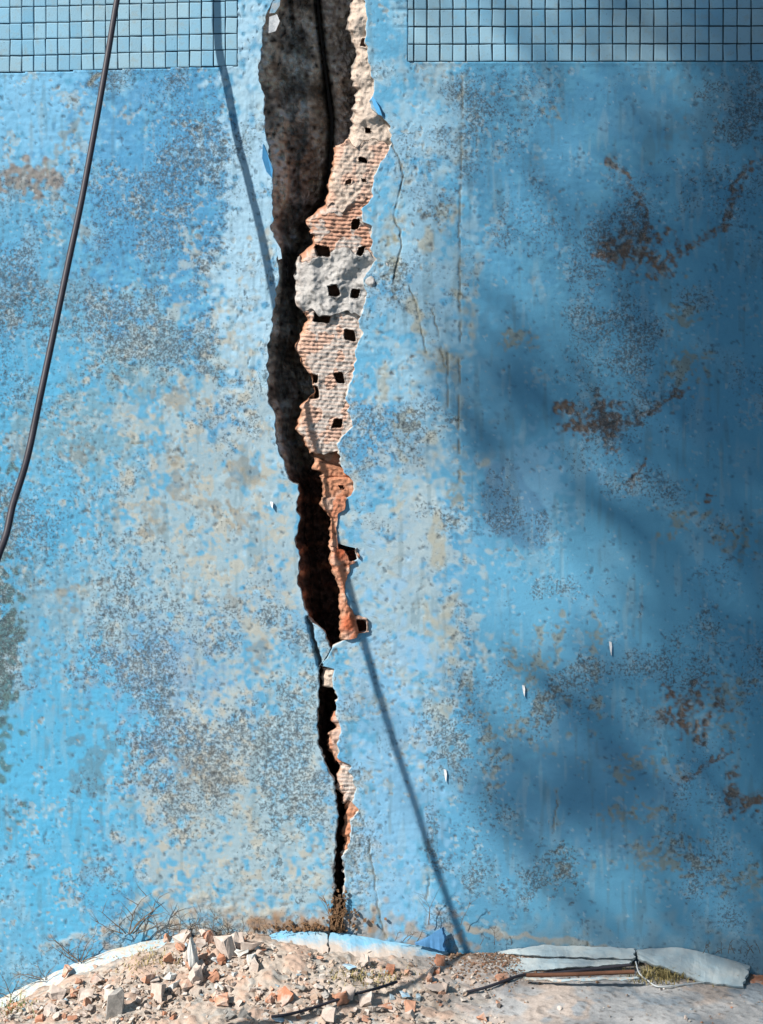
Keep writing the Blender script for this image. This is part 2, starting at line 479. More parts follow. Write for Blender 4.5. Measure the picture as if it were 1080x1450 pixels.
    for (x, y, rx, ry, a) in [(908, 348, 42, 30, 0), (925, 372, 16, 20, 0), (880, 340, 26, 9, -20), (875, 365, 26, 8, 15), (852, 595, 34, 28, 0), (860, 622, 14, 18, 0), (815, 580, 26, 9, 10),
                              (818, 605, 22, 9, -10), (972, 998, 36, 26, 0), (990, 1030, 12, 16, 0), (945, 1015, 16, 12, 0), (1055, 1135, 26, 10, -20), (1035, 1120, 10, 26, 0)]:
        rust = np.maximum(rust, blob(u, v, x, y, rx, ry, 3, 0.30, 5, 0.3, a))
    for pts, wd in [([(930, 372), (985, 345), (1025, 320), (1035, 290), (1040, 262), (1068, 225)], 8), ([(915, 320), (905, 285), (885, 245), (860, 228)], 6), ([(865, 612), (915, 585), (970, 552)], 7),
                    ([(965, 1105), (1000, 1085), (1030, 1068)], 6), ([(890, 695), (905, 665), (915, 648)], 6), ([(1000, 712), (1015, 700)], 5)]:
        rust = np.maximum(rust, 0.95 * path(u, v, pts, wd * 0.8, 5, 3.2, 6))
    rust = rust * (0.35 + 0.65 * sstep(-0.9, 0.3, fine + 0.7 * sml))
    oc = np.zeros_like(u)
    for (x, y, rx, ry) in [(970, 445, 14, 24), (970, 525, 18, 22), (968, 725, 22, 22), (770, 985, 24, 40), (765, 905, 7, 26), (838, 940, 9, 50), (790, 905, 6, 40), (722, 985, 9, 60), (690, 1040, 8, 30),
                           (895, 1085, 34, 14), (905, 1150, 36, 12), (965, 1222, 50, 16), (1050, 1250, 30, 18), (800, 1230, 24, 14), (910, 1200, 40, 12), (1040, 1000, 20, 30), (1045, 760, 24, 18), (660, 985, 5, 26),
                           (648, 700, 6, 30), (785, 165, 10, 12), (625, 310, 16, 12), (560, 370, 10, 30), (575, 610, 12, 20), (700, 1080, 10, 25), (735, 480, 20, 8)]:
        oc = np.maximum(oc, blob(u, v, x, y, rx, ry, 4, 0.6, 5, 0.5))
    oc = oc * sstep(-1.2, 0.5, fine + sml)
    mix(oc, OC, 0.62); grime += 0.18 * oc
    mix(rust, RU, 0.95); mix(rust * sstep(0.6, 1.4, fine), (0.30, 0.25, 0.20), 0.6); grime += 0.3 * rust
    # cream ridges and soil splash near the base
    z = path(u, v, [(60, 1345), (150, 1318), (185, 1300), (225, 1258), (265, 1262), (310, 1285), (400, 1300), (470, 1312)], 8, 6, 4, 20); z = z * sstep(-1.4, 0.3, fine + sml); z_ridge = z; mix(z, (0.42, 0.41, 0.36), 0.6)
    z2 = path(u, v, [(655, 1312), (720, 1325), (800, 1335), (860, 1342)], 5, 7, 3); mix(z2, (0.38, 0.33, 0.26), 0.8)
    z3 = sstep(0, 1, (v - 1275) / 50 + 0.35 * sml) * blob(u, v, 420, 1325, 180, 55, 8, 0.3); mix(z3, (0.36, 0.27, 0.19), 0.75)
    z4 = blob(u, v, 435, 1312, 60, 14, 9, 0.4); mix(z4, (0.30, 0.17, 0.09), 0.7)
    z5 = path(u, v, [(476, 1225), (482, 1280), (480, 1320)], 9, 3, 3); mix(z5, (0.22, 0.12, 0.07), 0.8); grime += 0.5 * z5
    z6 = sstep(1285, 1345, v + 14 * sml) * sstep(640, 760, u); mix(z6, (0.25, 0.33, 0.36), 0.45)
    grime += 0.05 * sstep(500, 200, u) * sstep(380, 700, v)
    # clean band of smooth cement along the crack, pale chips at its lip
    dl = Lf(v) - u; dr = u - Rf(v)
    op = (Rf(v) - Lf(v)) > 4
    lip = np.where(op, np.exp(-np.clip(np.where(dl > -2, dl, 1e3), 0, None) / 9) + np.exp(-np.clip(np.where(dr > -2, dr, 1e3), 0, None) / 5), 0)
    mix(np.clip(lip, 0, 1) * sstep(-0.5, 1.0, sml + 0.6), (0.42, 0.56, 0.64), 0.55)
    # peeled scales with a crisp edge, and run-down streaks
    pl = N(u, v, 12, 4.5, 36) + 0.9 * N(u, v, 13, 24, 160) + 0.4 * N(u, v, 14, 3, 9)
    peel = sstep(1.95, 2.06, pl + 0.5 * (grime - 0.35) - 0.8 * smooth) * (1 - 0.55 * sstep(620, 760, u))
    mix(peel, (0.33, 0.43, 0.475), 0.62); mix(peel * sstep(0.3, 1.2, fine), (0.22, 0.20, 0.16), 0.6)
    stk = sstep(1.1, 2.2, N(u, v / 7, 15, 4, 30) + 0.7 * N(u, v / 3, 16, 14, 120))
    mix(stk, (0.10, 0.17, 0.20), 0.30)
    stk2 = sstep(1.2, 2.3, N(u + 400, v / 7, 15, 4, 30) + 0.7 * N(u + 300, v / 3, 16, 14, 120))
    mix(stk2, (0.30, 0.42, 0.47), 0.25)
    # specks and pits
    pit = sstep(1.45, 2.2, fine + 0.35 * sml + 1.1 * np.clip(grime - 0.35, -0.5, 0.8))
    pal = sstep(1.6, 2.5, -fine + 0.8 * np.clip(grime - 0.35, -0.4, 0.8))
    mix(pit, (0.06, 0.085, 0.11), 0.55)
    mix(sstep(1.5, 2.4, N(u, v, 9, 4.5, 18) + 0.4 * med), (0.05, 0.12, 0.20), 0.35)
    mix(pal, (0.44, 0.52, 0.55), 0.40)
    # relief
    trow = N(u / 5, v, 10, 3.2, 22); scr = N(u, v, 11, 3.0, 9)
    kf = 1 - 0.7 * smooth
    rel = 0.0009 * big + 0.00022 * med + (0.00013 * sml + 0.00013 * trow + 0.00013 * scr + 0.00016 * rip * (0.4 + grime)) * kf - 0.0007 * peel - 0.0011 * pit + 0.0004 * pal + 0.0006 * st * fine
    rel = rel - 0.0012 * rust * (0.6 + 0.6 * fine) - 0.0006 * oc
    rel = rel + 0.0012 * z_ridge
    for pts, wd in CRACKS:
        fl = sstep(-1.3, 0.4, N(u, v, 8, 12, 80) + 0.3)
        cr = path(u, v, pts, wd, 4, 0.7, 5) * fl
        rel = rel - 0.0022 * cr; mix(cr, (0.13, 0.12, 0.09), 0.72)
        mix(path(u, v, pts, wd * 4.5, 6, 3, 8) * sstep(-0.8, 0.8, sml), (0.31, 0.30, 0.22), 0.30)
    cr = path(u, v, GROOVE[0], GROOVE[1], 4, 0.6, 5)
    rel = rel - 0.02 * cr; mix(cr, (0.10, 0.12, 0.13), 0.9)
    # mosaic joints smothered under the render beside the crack
    jl = np.abs(((103 - 0.029 * u - v) / 23.0 + 0.5) % 1 - 0.5) * 23; jr = np.abs(((87.5 - v) / 24.8 + 0.5) % 1 - 0.5) * 24.8
    ghost = np.where((u > 330) & (u < 372) & (v < 106), np.exp(-(jl / 1.6) ** 2) * sstep(372, 340, u), 0) + np.where((u > 536) & (u < 580) & (v < 90), np.exp(-(jr / 1.6) ** 2) * sstep(538, 572, u), 0)
    ghost = ghost * sstep(-1.2, 0.5, sml + med)
    rel = rel - 0.0016 * ghost; mix(ghost, (0.10, 0.18, 0.24), 0.45)
    # bed of the mosaic band
    tm = tile_mask(u, v)
    edge = np.where(tm, 1.0, 0.0)
    f = edge[..., None]
    col = col * (1 - f) + np.where((u < 450)[..., None], np.array([0.075, 0.145, 0.20]), np.array([0.075, 0.115, 0.14])) * f
    rel = np.where(tm, -0.0045 + 0.0004 * fine, rel)
    rel = rel + np.where(tm, 0, 0.0008 * (np.exp(-((v - 104 + 0.029 * u) / 3.0) ** 2) * (u < 345) + np.exp(-((v - 89) / 3.0) ** 2) * (u > 575)))
    grime = np.where(tm, 0.2, grime)
    return col, np.clip(grime, 0, 0.8), rel


wall = empty('pool_wall', (0, 0, 0))
tag(wall, 'tall cracked blue painted pool wall with mosaic band along its top', 'wall', kind='structure')


def plaster_panel(side):
    v = rowsA; R = len(v)
    if side < 0:
        edge = Ledge(v)
        out = np.concatenate([[-2300, -1500, -1100, -800], np.arange(-600, -5, 6.0), np.arange(0, 331, 2.0)])
        s = np.linspace(0, 1, 70)[1:]
        inn = 330 + s[None] * (edge[:, None] - 330)
        U = np.concatenate([np.broadcast_to(out, (R, len(out))), inn], 1)
    else:
        edge = Redge(v)
        out = np.concatenate([np.arange(600, 1085, 1.9), np.arange(1090, 1340, 6.0), [1580, 1980, 2580, 3380]])
        s = np.linspace(0, 1, 70)[:-1]
        inn = edge[:, None] + s[None] * (600 - edge[:, None])
        U = np.concatenate([inn, np.broadcast_to(out, (R, len(out)))], 1)
    V = np.broadcast_to(v[:, None], U.shape).copy()
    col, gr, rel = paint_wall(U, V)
    P = W(U, V, 0.0); P[..., 1] = -rel
    # returned lip: broken thickness of the render coat
    th = (0.016 + 0.004 * N(np.zeros(R), v, 700, 10, 80)) * np.clip((Redge(v) - Ledge(v)) / 6, 0.03, 1)
    sgn = 1 if side < 0 else -1
    lip = []; lc = []
    for f, k in ((0.15, 0.2), (0.5, -0.5), (1.0, -1.5)):
        uu = edge + (sgn * k + 0.8) * np.clip((Redge(v) - Ledge(v)) / 6, 0, 1) * N(np.full(R, 300.0 * f), v, 701 + int(f * 10), 4, 30)
        q = W(uu, v, 0.0); q[:, 1] = th * f + 0.001
        lip.append(q)
        base = np.array([0.50, 0.45, 0.40]) if f > 0.3 else np.array([0.46, 0.50, 0.52])
        lc.append(base * (0.85 + 0.12 * N(np.full(R, 90.0), v, 711, 4, 40))[:, None])
    lip = np.stack(lip, 1); lc = np.stack(lc, 1)
    opn = np.clip((Redge(v) - Ledge(v) - 1) / 5, 0, 1)[:, None, None]
    lc = lc * opn + col[:, (-1 if side < 0 else 0)][:, None] * (1 - opn)
    if side < 0:
        P = np.concatenate([P, lip], 1); col = np.concatenate([col, lc], 1); gr = np.concatenate([gr, np.full((R, 3), 0.1)], 1)
    else:
        P = np.concatenate([lip[:, ::-1], P], 1); col = np.concatenate([lc[:, ::-1], col], 1); gr = np.concatenate([np.full((R, 3), 0.1), gr], 1)
    me = grid_mesh('plaster', P)
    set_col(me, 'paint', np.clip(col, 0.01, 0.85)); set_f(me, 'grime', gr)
    return link('plaster', me, M_WALL, wall)


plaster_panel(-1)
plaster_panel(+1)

# mosaic tiles -------------------------------------------------------
bm = bmesh.new()
bmesh.ops.create_cube(bm, size=1.0)
fr = [e for e in bm.edges if all(vv.co.y < 0 for vv in e.verts)]
bmesh.ops.bevel(bm, geom=fr, offset=0.07, segments=1, affect='EDGES')
TILE = bpy.data.meshes.new('tile'); bm.to_mesh(TILE); bm.free()
TILE.materials.append(M_TILE)
spare = []
left_x = [14 + 16.95 * k for k in range(-9, 21)]
right_x = [586.0]
while right_x[-1] < 1240: right_x.append(right_x[-1] + 18.3 + 1.6 * min(1, (right_x[-1] - 586) / 450))
right_x = [577.0] + right_x
for xs, row0, pitch, tilt in ((left_x, 103.0, 23.0, -0.029), (right_x, 87.5, 24.8, -0.002)):
    for a, c in zip(xs[:-1], xs[1:]):
        for r in range(0, 14):
            cx = (a + c) / 2; wv = c - a - (1.5 if a < 450 else 2.0)
            y1 = row0 - r * pitch + tilt * (cx if tilt < -0.01 else cx - 580); y0 = y1 - pitch + (1.7 if a < 450 else 2.0)
            if 330 < a < 400: continue
            cy = (y0 + y1) / 2 - 1
            p = W(cx + random.uniform(-.3, .3), cy + random.uniform(-.3, .3), 0.0)
            hv = y1 - y0
            seen = c > -4 and a < 1084 and y1 > -2
            scl = (wv / PPM, 0.006, hv / PPM)
            rot = (random.gauss(0, .016), random.gauss(0, .02), random.gauss(0, .03))
            yy = 0.0018 + random.gauss(0, .0004)
            if seen:
                o = link('tile', TILE, None, wall)
                o.location = (p[0], yy, p[2]); o.scale = scl; o.rotation_euler = rot
            else:
                spare.append((p[0], yy, p[2], scl))
tv = np.array([vv.co[:] for vv in TILE.vertices]); tf = [tuple(f.vertices) for f in TILE.polygons]
me = bpy.data.meshes.new('tile_field')
VV = []; FF = []
for x, y, z, s3 in spare:
    k = len(VV); VV += [tuple(q) for q in tv * np.array(s3) + np.array([x, y, z])]; FF += [tuple(i + k for i in f) for f in tf]
me.from_pydata(VV, [], FF)
o = link('tile_field', me, M_TILE, wall); o['kind'] = 'stuff'

# dark concrete inside the crack ------------------------------------
v = np.concatenate([np.linspace(-250, -14, 12), np.arange(-10, 1326, 2.2)])
l = Lf(v); r = np.maximum(Rf(v), l + 1); gx = Gf(v)
s = np.linspace(0, 1, 90)
U = (l - 14)[:, None] + s[None] * ((r + 14) - (l - 14))[:, None]
V = np.broadcast_to(v[:, None], U.shape).copy()
tt = (U - l[:, None]) / np.maximum(gx - l, 6)[:, None]
wid = np.clip((r - l) / 60, 0.25, 1)[:, None]
nz1 = N(U, V, 801, 20, 120, 0, 2.0); nz2 = N(U, V, 802, 7, 40); nz3 = N(U, V, 803, 3.2, 14)
T = 0.022 + 0.150 * np.clip(tt, 0, 1) ** 0.85 * wid
T = T + 0.030 * sstep(0.28, 0.34, tt + 0.05 * nz1) * wid - 0.028 * sstep(0.55, 0.66, tt + 0.07 * nz1) * wid
gapw = np.where(v < 300, 4.5, 4)[:, None]
T = T + 0.20 * np.exp(-((U - gx[:, None]) / gapw) ** 2) * sstep(330, 260, V)
right = sstep(1.0, 1.12, tt)
T = T * (1 - right) + right * np.where(V < 215, 0.165, 0.20)
stp = np.round((nz1 + 0.35 * nz2) * 1.6) / 1.6
T = T + (0.005 * nz1 + 0.010 * stp + 0.005 * np.abs(nz2) + 0.0035 * nz3 + 0.0020 * N(U, V, 806, 2.6, 8)) * np.clip(wid, 0.4, 1)
web = np.zeros_like(T)
for y0 in range(650, 910, 31): web = np.maximum(web, np.exp(-((V - y0 - 6 * np.sin(U / 13 + y0)) / 6.5) ** 2) * (np.exp(-((U - l[:, None] - 6) / 9) ** 2) + np.exp(-((U - Bf(v)[:, None] + 8) / 10) ** 2)) * sstep(-0.8, 0.6, N(U, V, 805, 18, 90)))
low = sstep(640, 690, V)
T = T * (1 - low * 0.0) + low * (0.03 - 0.05 * web * wid)
T = np.maximum(T, 0.024)
P = W(U, V, T)
cc = np.ones(U.shape + (3,)) * np.array([0.46, 0.42, 0.38])
band = sstep(0.30, 0.36, tt + 0.05 * nz1) * (1 - sstep(0.72, 0.8, tt + 0.06 * nz1))
cc = cc * (1 - 0.5 * band[..., None]) + np.array([0.27, 0.275, 0.285]) * 0.5 * band[..., None]
rd = sstep(0.4, 1.4, nz1 + 0.5 * nz2)[..., None]
cc = cc * (1 - 0.45 * rd) + np.array([0.36, 0.26, 0.20]) * 0.45 * rd
cc = cc * (1 + 0.35 * np.clip(N(U, V, 804, 16, 90), -1.6, 2.0))[..., None]
rl = (right * np.where(V < 215, 1, 0))[..., None]
cc = cc * (1 - rl) + np.array([0.46, 0.42, 0.40]) * rl
lw = low[..., None]
cc = cc * (1 - lw) + (np.array([0.20, 0.115, 0.09]) + web[..., None] * np.array([0.25, 0.07, 0.02])) * lw
me = grid_mesh('concrete_core', P, smooth=False)
set_col(me, 'paint', np.clip(cc * np.array([1.36, 1.30, 1.22]) * (1 + 0.38 * nz3[..., None]), 0.01, 0.8))
link('concrete_core', me, M_MAS, wall)

# broken hollow bricks and mortar on the right of the crack -----------
HOLES = [(503, 317, 10, 15), (457, 356, 18, 15), (511, 355, 9, 13), (472, 411, 15, 18), (503, 415, 11, 13), (455, 450, 25, 13), (495, 475, 15, 16), (480, 534, 13, 15), (442, 556, 18, 18), (477, 600, 13, 13),
         (498, 785.5, 13, 19), (512, 886, 13, 18), (497, 292 + 10, 0, 0), (513, 226, 10, 7), (493, 258, 8, 6), (516, 256, 7, 5), (438, 537, 22, 14), (520, 185, 9, 7), (515, 60, 8, 12), (483, 690, 6, 5)]
CREAM = np.array([0.60, 0.50, 0.42]); GREYM = np.array([0.46, 0.44, 0.42]); TER = np.array([0.52, 0.24, 0.14]); PINK = np.array([0.60, 0.40, 0.31])
CHUNKS = [('mortar', -250, 203, 0.010, 'cream'), ('mortar', 203, 284, 0.008, 'creambrick'), ('hollow_brick', 284, 362, 0.012, 'rib'), ('mortar', 362, 437, 0.006, 'grey'), ('hollow_brick', 437, 531, 0.012, 'rib2'),
          ('hollow_brick', 531, 642, 0.013, 'rib2'), ('hollow_brick', 642, 706, 0.016, 'orange'), ('hollow_brick', 706, 768, -0.004, 'sliver'), ('hollow_brick', 768, 838, -0.004, 'sliver'), ('hollow_brick', 838, 906, -0.005, 'sliver'),
          ('mortar', 946, 974, 0.006, 'cream'), ('hollow_brick', 1010, 1080, 0.008, 'pinkred'), ('hollow_brick', 1080, 1143, 0.006, 'ribgrey'), ('hollow_brick', 1143, 1216, 0.010, 'orange2')]
for ci, (nm, ya, yb, dep, style) in enumerate(CHUNKS):
    v = np.concatenate([np.linspace(-250, -10, 12), np.arange(-6, yb, 1.3)]) if ya < -100 else np.arange(ya + 0.2, yb + 0.2, 1.2)
    R = len(v)
    bl = Bf(v) + 1.0 * N(np.full(R, 19.0), v, 901 + ci, 5, 50) + 0.9 * N(np.full(R, 39.0), v, 981 + ci, 3, 12); rr = np.maximum(Rf(v) + 16, bl + 4)
    if style == 'sliver': rr = np.maximum(Redge(v) + 2.5, bl + 3)
    C = 84
    s = np.linspace(0, 1, C)
    U = bl[:, None] + s[None] * (rr - bl)[:, None]
    V = np.broadcast_to(v[:, None], U.shape).copy()
    wa = (5.0 * N(U, np.full_like(U, ya), 921, 14, 60) + 2.0 * N(U, np.full_like(U, ya), 922, 5, 20)) * (ya > 0) * (ci not in (7, 10, 11))
    wb = (5.0 * N(U, np.full_like(U, yb), 921, 14, 60) + 2.0 * N(U, np.full_like(U, yb), 922, 5, 20)) * (ci not in (6, 9, 10, 13))
    f_ = ((v - max(ya, 100)) / (yb - max(ya, 100))).clip(0, 1)[:, None]
    V = V + wa * (1 - f_) ** 2 + wb * f_ ** 2
    n1 = N(U, V, 911, 14, 90); n2 = N(U, V, 912, 6, 30); n3 = N(U, V, 913, 3.2, 11)
    n4 = N(U, V, 914, 3.0, 8)
    T = np.full(U.shape, dep) + 0.0008 * n3 + 0.0005 * n2 + 0.0005 * n4
    rounding = np.exp(-(U - bl[:, None]) / 5.0)
    T = T + 0.010 * rounding ** 1.5
    rib = np.sin((V - 0.06 * (U - 470) + 0.2 * n1) * 2 * math.pi / 5.6)
    mo = np.zeros_like(U)
    if style == 'cream': mo[:] = 1; base = CREAM; T = T - 0.0030 * n1 - 0.0010 * n2 - 0.0011 * n3 - 0.0011 * n4
    elif style == 'creambrick': mo = sstep(-0.6, 0.5, n1 + 0.4 * n2 + 0.3); base = PINK
    elif style == 'grey': mo[:] = 1; base = GREYM; T = T - 0.0045 * n1 - 0.0012 * n2 - 0.0012 * n3 - 0.0012 * n4
    elif style in ('rib', 'rib2', 'ribgrey'): mo = sstep(-0.12, 0.18, n1 + 0.4 * n2 + 0.2 * n3 + (0.55 if style != 'rib' else 0.25)); base = np.array([0.54, 0.31, 0.22]) if style == 'rib' else PINK
    elif style in ('orange', 'orange2'): mo = 0.25 * sstep(0.3, 1.2, n2 + n1); base = TER
    else: mo = 0.6 * sstep(-0.4, 1.0, n1 + n2); base = np.array([0.52, 0.22, 0.13])
    ribm = 1.0 if style in ('rib', 'rib2', 'ribgrey') else (0.7 if style == 'creambrick' else 0.0)
    mcol = CREAM if style in ('cream', 'creambrick', 'sliver', 'orange', 'orange2') else np.array([0.55, 0.50, 0.46])
    if style == 'grey': mcol = np.array([0.47, 0.455, 0.44])
    cov = np.clip(mo, 0, 1)
    top = sstep(-0.3, 0.5, rib)                           # ridge crests carry less mortar
    cov2 = cov * (1 - 0.40 * ribm * top) if ribm else cov
    col = base * (1 - cov2[..., None]) + mcol * cov2[..., None]
    if ribm: T = T - ribm * (0.0010 * np.clip(rib * 1.6 + 0.4 * n4, -1, 1) * (1 - 0.65 * cov) + 0.0016 * cov * (0.6 + 0.35 * n2 + 0.35 * n4))
    # warm bare fired clay along the broken rim
    rim = np.clip(rounding * (0.9 if style not in ('grey', 'cream') else 0.35) * sstep(-1, 0.6, n2), 0, 1)[..., None]
    col = col * (1 - rim) + np.array([0.56, 0.33, 0.22]) * rim
    dirt = sstep(1.1, 1.9, n3 + 0.5 * n2)[..., None]
    col = col * (1 - 0.55 * dirt)
    if style == 'orange':                                  # empty upper cell, smooth web, crumbly foot
        T = T + 0.020 * sstep(662, 655, V + 0.0 * U - 0.45 * (U - 470)) + 0.006 * np.exp(-((V - 676) / 1.4) ** 2)
        T = T - 0.008 * sstep(674, 678, V)
    if style == 'orange2': T = T + 0.012 * sstep(0.5, 1, s)[None] * 0
    if style == 'sliver':
        hot = np.maximum(np.exp(-(((U - 482) / 9) ** 2 + ((V - 782) / 12) ** 2)), np.exp(-(((U - 494) / 9) ** 2 + ((V - 884) / 12) ** 2)))[..., None]
        hot = np.clip(hot * 1.4, 0, 1)
        col = col * (1 - hot) + np.array([0.48, 0.13, 0.06]) * hot
        T = T - 0.004 * hot[..., 0]
    for hx, hy, hw, hh in HOLES:
        if hw == 0 or hy < ya - 10 or hy > yb + 10: continue
        tl = 0.35 * math.sin(hx * 1.7)
        qx = np.abs(U - hx + tl * (V - hy) + 0.6 * n2) / (hw / 2); qy = np.abs(V - hy + 0.2 * math.sin(hy) * (U - hx) + 0.6 * N(U, V, 940, 6, 30)) / (hh / 2)
        q = (qx ** 6 + qy ** 6) ** (1 / 6)
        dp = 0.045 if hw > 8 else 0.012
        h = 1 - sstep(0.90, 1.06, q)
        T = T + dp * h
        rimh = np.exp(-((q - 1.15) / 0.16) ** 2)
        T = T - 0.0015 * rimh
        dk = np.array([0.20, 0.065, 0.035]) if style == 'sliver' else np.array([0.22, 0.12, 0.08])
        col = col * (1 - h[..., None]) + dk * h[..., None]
    P = W(U, V, T)
    # broken side of the brick running back into the cavity
    side = []; sc_ = []
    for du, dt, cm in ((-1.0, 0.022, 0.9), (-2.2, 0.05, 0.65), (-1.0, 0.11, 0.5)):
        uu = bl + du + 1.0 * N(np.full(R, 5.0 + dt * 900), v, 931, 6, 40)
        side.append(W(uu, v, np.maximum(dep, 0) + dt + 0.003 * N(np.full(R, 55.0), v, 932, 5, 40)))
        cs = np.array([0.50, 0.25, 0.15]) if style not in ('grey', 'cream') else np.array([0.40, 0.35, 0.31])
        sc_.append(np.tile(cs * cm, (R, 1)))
    side = np.stack(side[::-1], 1); sc_ = np.stack(sc_[::-1], 1)
    P = np.concatenate([side, P], 1); col = np.concatenate([sc_, col], 1)
    if style == 'sliver':                                   # right face back to the render
        q = W(U[:, -1] + 1.0, V[:, -1], np.full(R, 0.006)); P = np.concatenate([P, q[:, None]], 1); col = np.concatenate([col, col[:, -1:]], 1)
    # top and bottom returns so that each piece has thickness
    for k in (0, -1):
        q = P[k].copy(); q[:, 1] = np.maximum(q[:, 1], 0) + 0.010; q[:, 2] += (0.0022 if k == 0 else -0.0022)
        if k == 0: P = np.concatenate([q[None], P], 0); col = np.concatenate([col[:1] * 0.8, col], 0)
        else: P = np.concatenate([P, q[None]], 0); col = np.concatenate([col, col[-1:] * 0.8], 0)
    me = grid_mesh(nm, P, smooth=False)
    set_col(me, 'paint', np.clip(col, 0.01, 0.85))
    link(nm, me, M_MAS, wall)

# loose lips of paint beside the crack, white flakes on the wall --------
def flake(pts, lift, mat, thick=0.0022, name='paint_flake'):
    """small curled sheet: pts = list of (u, v, lift weight)"""
    bm = bmesh.new()
    a = [bm.verts.new(W(u, v, -0.0022 - lift * k)) for u, v, k in pts]
    c = [bm.verts.new(W(u, v, -0.0022 - lift * k + thick)) for u, v, k in pts]
    n = len(a)
    bm.faces.new(a); bm.faces.new(c[::-1])
    for i in range(n): bm.faces.new((a[i], c[i], c[(i + 1) % n], a[(i + 1) % n]))
    bmesh.ops.triangulate(bm, faces=[f for f in bm.faces if len(f.verts) > 4])
    bmesh.ops.recalc_face_normals(bm, faces=bm.faces)
    me = bpy.data.meshes.new(name); bm.to_mesh(me); bm.free()
    return link(name, me, mat, wall)

M_FLB = plain('blue_paint_flake', (0.10, 0.38, 0.70), 0.6, 90, 0.7)
flake([(526, 136, .2), (531, 141, 1), (537, 152, 1.1), (541, 164, .5), (535, 162, 0), (529, 150, 0)], 0.006, M_FLB)
flake([(372, 203, .2), (377, 214, 0), (386, 240, 0), (385, 252, .3), (377, 243, 1), (371, 224, 1.1)], 0.006, M_FLB)
flake([(391, 342, 0), (397, 352, .4), (399, 366, .9), (394, 368, .5), (392, 356, .1)], 0.005, M_BLUEP)
flake([(381, 24, 0), (392, 20, .3), (396, 30, .6), (390, 44, .8), (380, 47, .2)], -0.006, M_WHITE)
flake([(386, 2, 0), (397, -4, .3), (396, 8, .6), (389, 18, .5), (381, 19, .2)], -0.004, M_BLUEP)
for (x, y, h) in [(864, 918, 20), (741, 978, 16), (630, 1098, 18), (384, 715, 10)]:
    flake([(x - 2, y - h * .5, 0), (x + 1.5, y - h * .45, .2), (x + 2.5, y - 2, .6), (x + 1.5, y + h * .55, 1.0), (x - .5, y + h * .1, .3)], 0.003, M_WHITE)

# wall body, coping --------------------------------------------------
def box(name, x0, x1, y0, y1, z0, z1, mat, parent=None, bev=0.0):
    bm = bmesh.new(); bmesh.ops.create_cube(bm, size=1)
    for q in bm.verts:
        q.co = Vector(((x0 + x1) / 2 + q.co.x * (x1 - x0), (y0 + y1) / 2 + q.co.y * (y1 - y0), (z0 + z1) / 2 + q.co.z * (z1 - z0)))
    if bev: bmesh.ops.bevel(bm, geom=bm.edges[:], offset=bev, segments=2, affect='EDGES')
    me = bpy.data.meshes.new(name); bm.to_mesh(me); bm.free()
    return link(name, me, mat, parent)

ZT = (1340 + 250) / PPM
box('backing', -2.55, 4.0, 0.33, 0.48, -0.5, ZT + 0.05, M_BODY, wall)
box('coping', -2.6, 4.1, -0.03, 0.5, ZT - 0.004, ZT + 0.06, M_BODY, wall, 0.01)
box('end_face', -2.62, -2.535, 0.004, 0.48, -0.5, ZT - 0.006, M_BODY, wall)
box('end_face', 4.02, 4.1, 0.004, 0.48, -0.5, ZT - 0.006, M_BODY, wall)

# added side wall beyond the right edge, blocking sky light to darken that side
side = empty('added_side_wall', (1.12, -2.0, 0))
tag(side, 'added unseen blue painted side wall that dims the right end of the wall', 'wall', kind='structure')
o = box('backing', 1.13, 1.4, -6.0, -0.006, -0.5, ZT + 0.05, M_BODY); o.parent = side; o.location = (-1.12, 2.0, 0)
vs = np.linspace(-250, 1600, 190); us = np.concatenate([np.linspace(0, 1500, 160), [2200, 3200, 4200]])
UU, VV1 = np.meshgrid(us, vs)
c1, g1_, r1 = paint_wall(UU + 1700.0, np.maximum(VV1, 120.0))
PS = np.stack([1.121 - r1, -0.003 - UU / PPM, (1340 - VV1) / PPM], -1) - np.array([1.12, -2.0, 0])
me = grid_mesh('plaster', PS, True); set_col(me, 'paint', np.clip(c1, .01, .85)); set_f(me, 'grime', g1_)
link('plaster', me, M_WALL, side)

# ------------------------------------------------------------------ ground
fw = np.array([(-1500, 1560), (-600, 1520), (-300, 1480), (-60, 1440), (0, 1422), (60, 1398), (100, 1380), (150, 1360), (200, 1346), (300, 1334), (380, 1330), (470, 1334), (560, 1342), (640, 1352), (760, 1357),
               (900, 1362), (1080, 1380), (1300, 1400), (2000, 1400), (3500, 1400)], float)


def floor_z(x, y):
    u = x * PPM + 540
    f = (1340 - np.interp(u, fw[:, 0], fw[:, 1])) / PPM
    d = np.clip(-y, 0, None)
    k = np.exp(-(d / 0.22) ** 1.5)
    z = f * k + (-0.042) * (1 - k)
    heap = 0.020 * np.exp(-((u - 300) / 110) ** 2 - ((d - 0.05) / 0.08) ** 2)
    heap += 0.014 * np.exp(-((u - 150) / 90) ** 2 - ((d - 0.14) / 0.08) ** 2)
    heap += 0.012 * np.exp(-((u - 700) / 60) ** 2 - ((d - 0.03) / 0.035) ** 2)
    heap += 0.010 * np.exp(-((u - 420) / 160) ** 2 - ((d - 0.12) / 0.07) ** 2)
    return z + heap


def G(u, v, up=0.0):
    """photo pixel -> point on the ground (iterated), raised by up"""
    y = -0.1
    for _ in range(40):
        p = W(u, v, y)
        z = float(floor_z(p[0], y)) + up
        # distance along the ray where height is z
        k = (CAM[2] - z) / (CAM[2] - (1340 - v) / PPM)
        y += 0.6 * ((k * 3.2 - 3.2) - y)
        y = min(y, -0.002)
    p = W(u, v, y)
    return Vector((float(p[0]), y, float(floor_z(p[0], y)) + up))


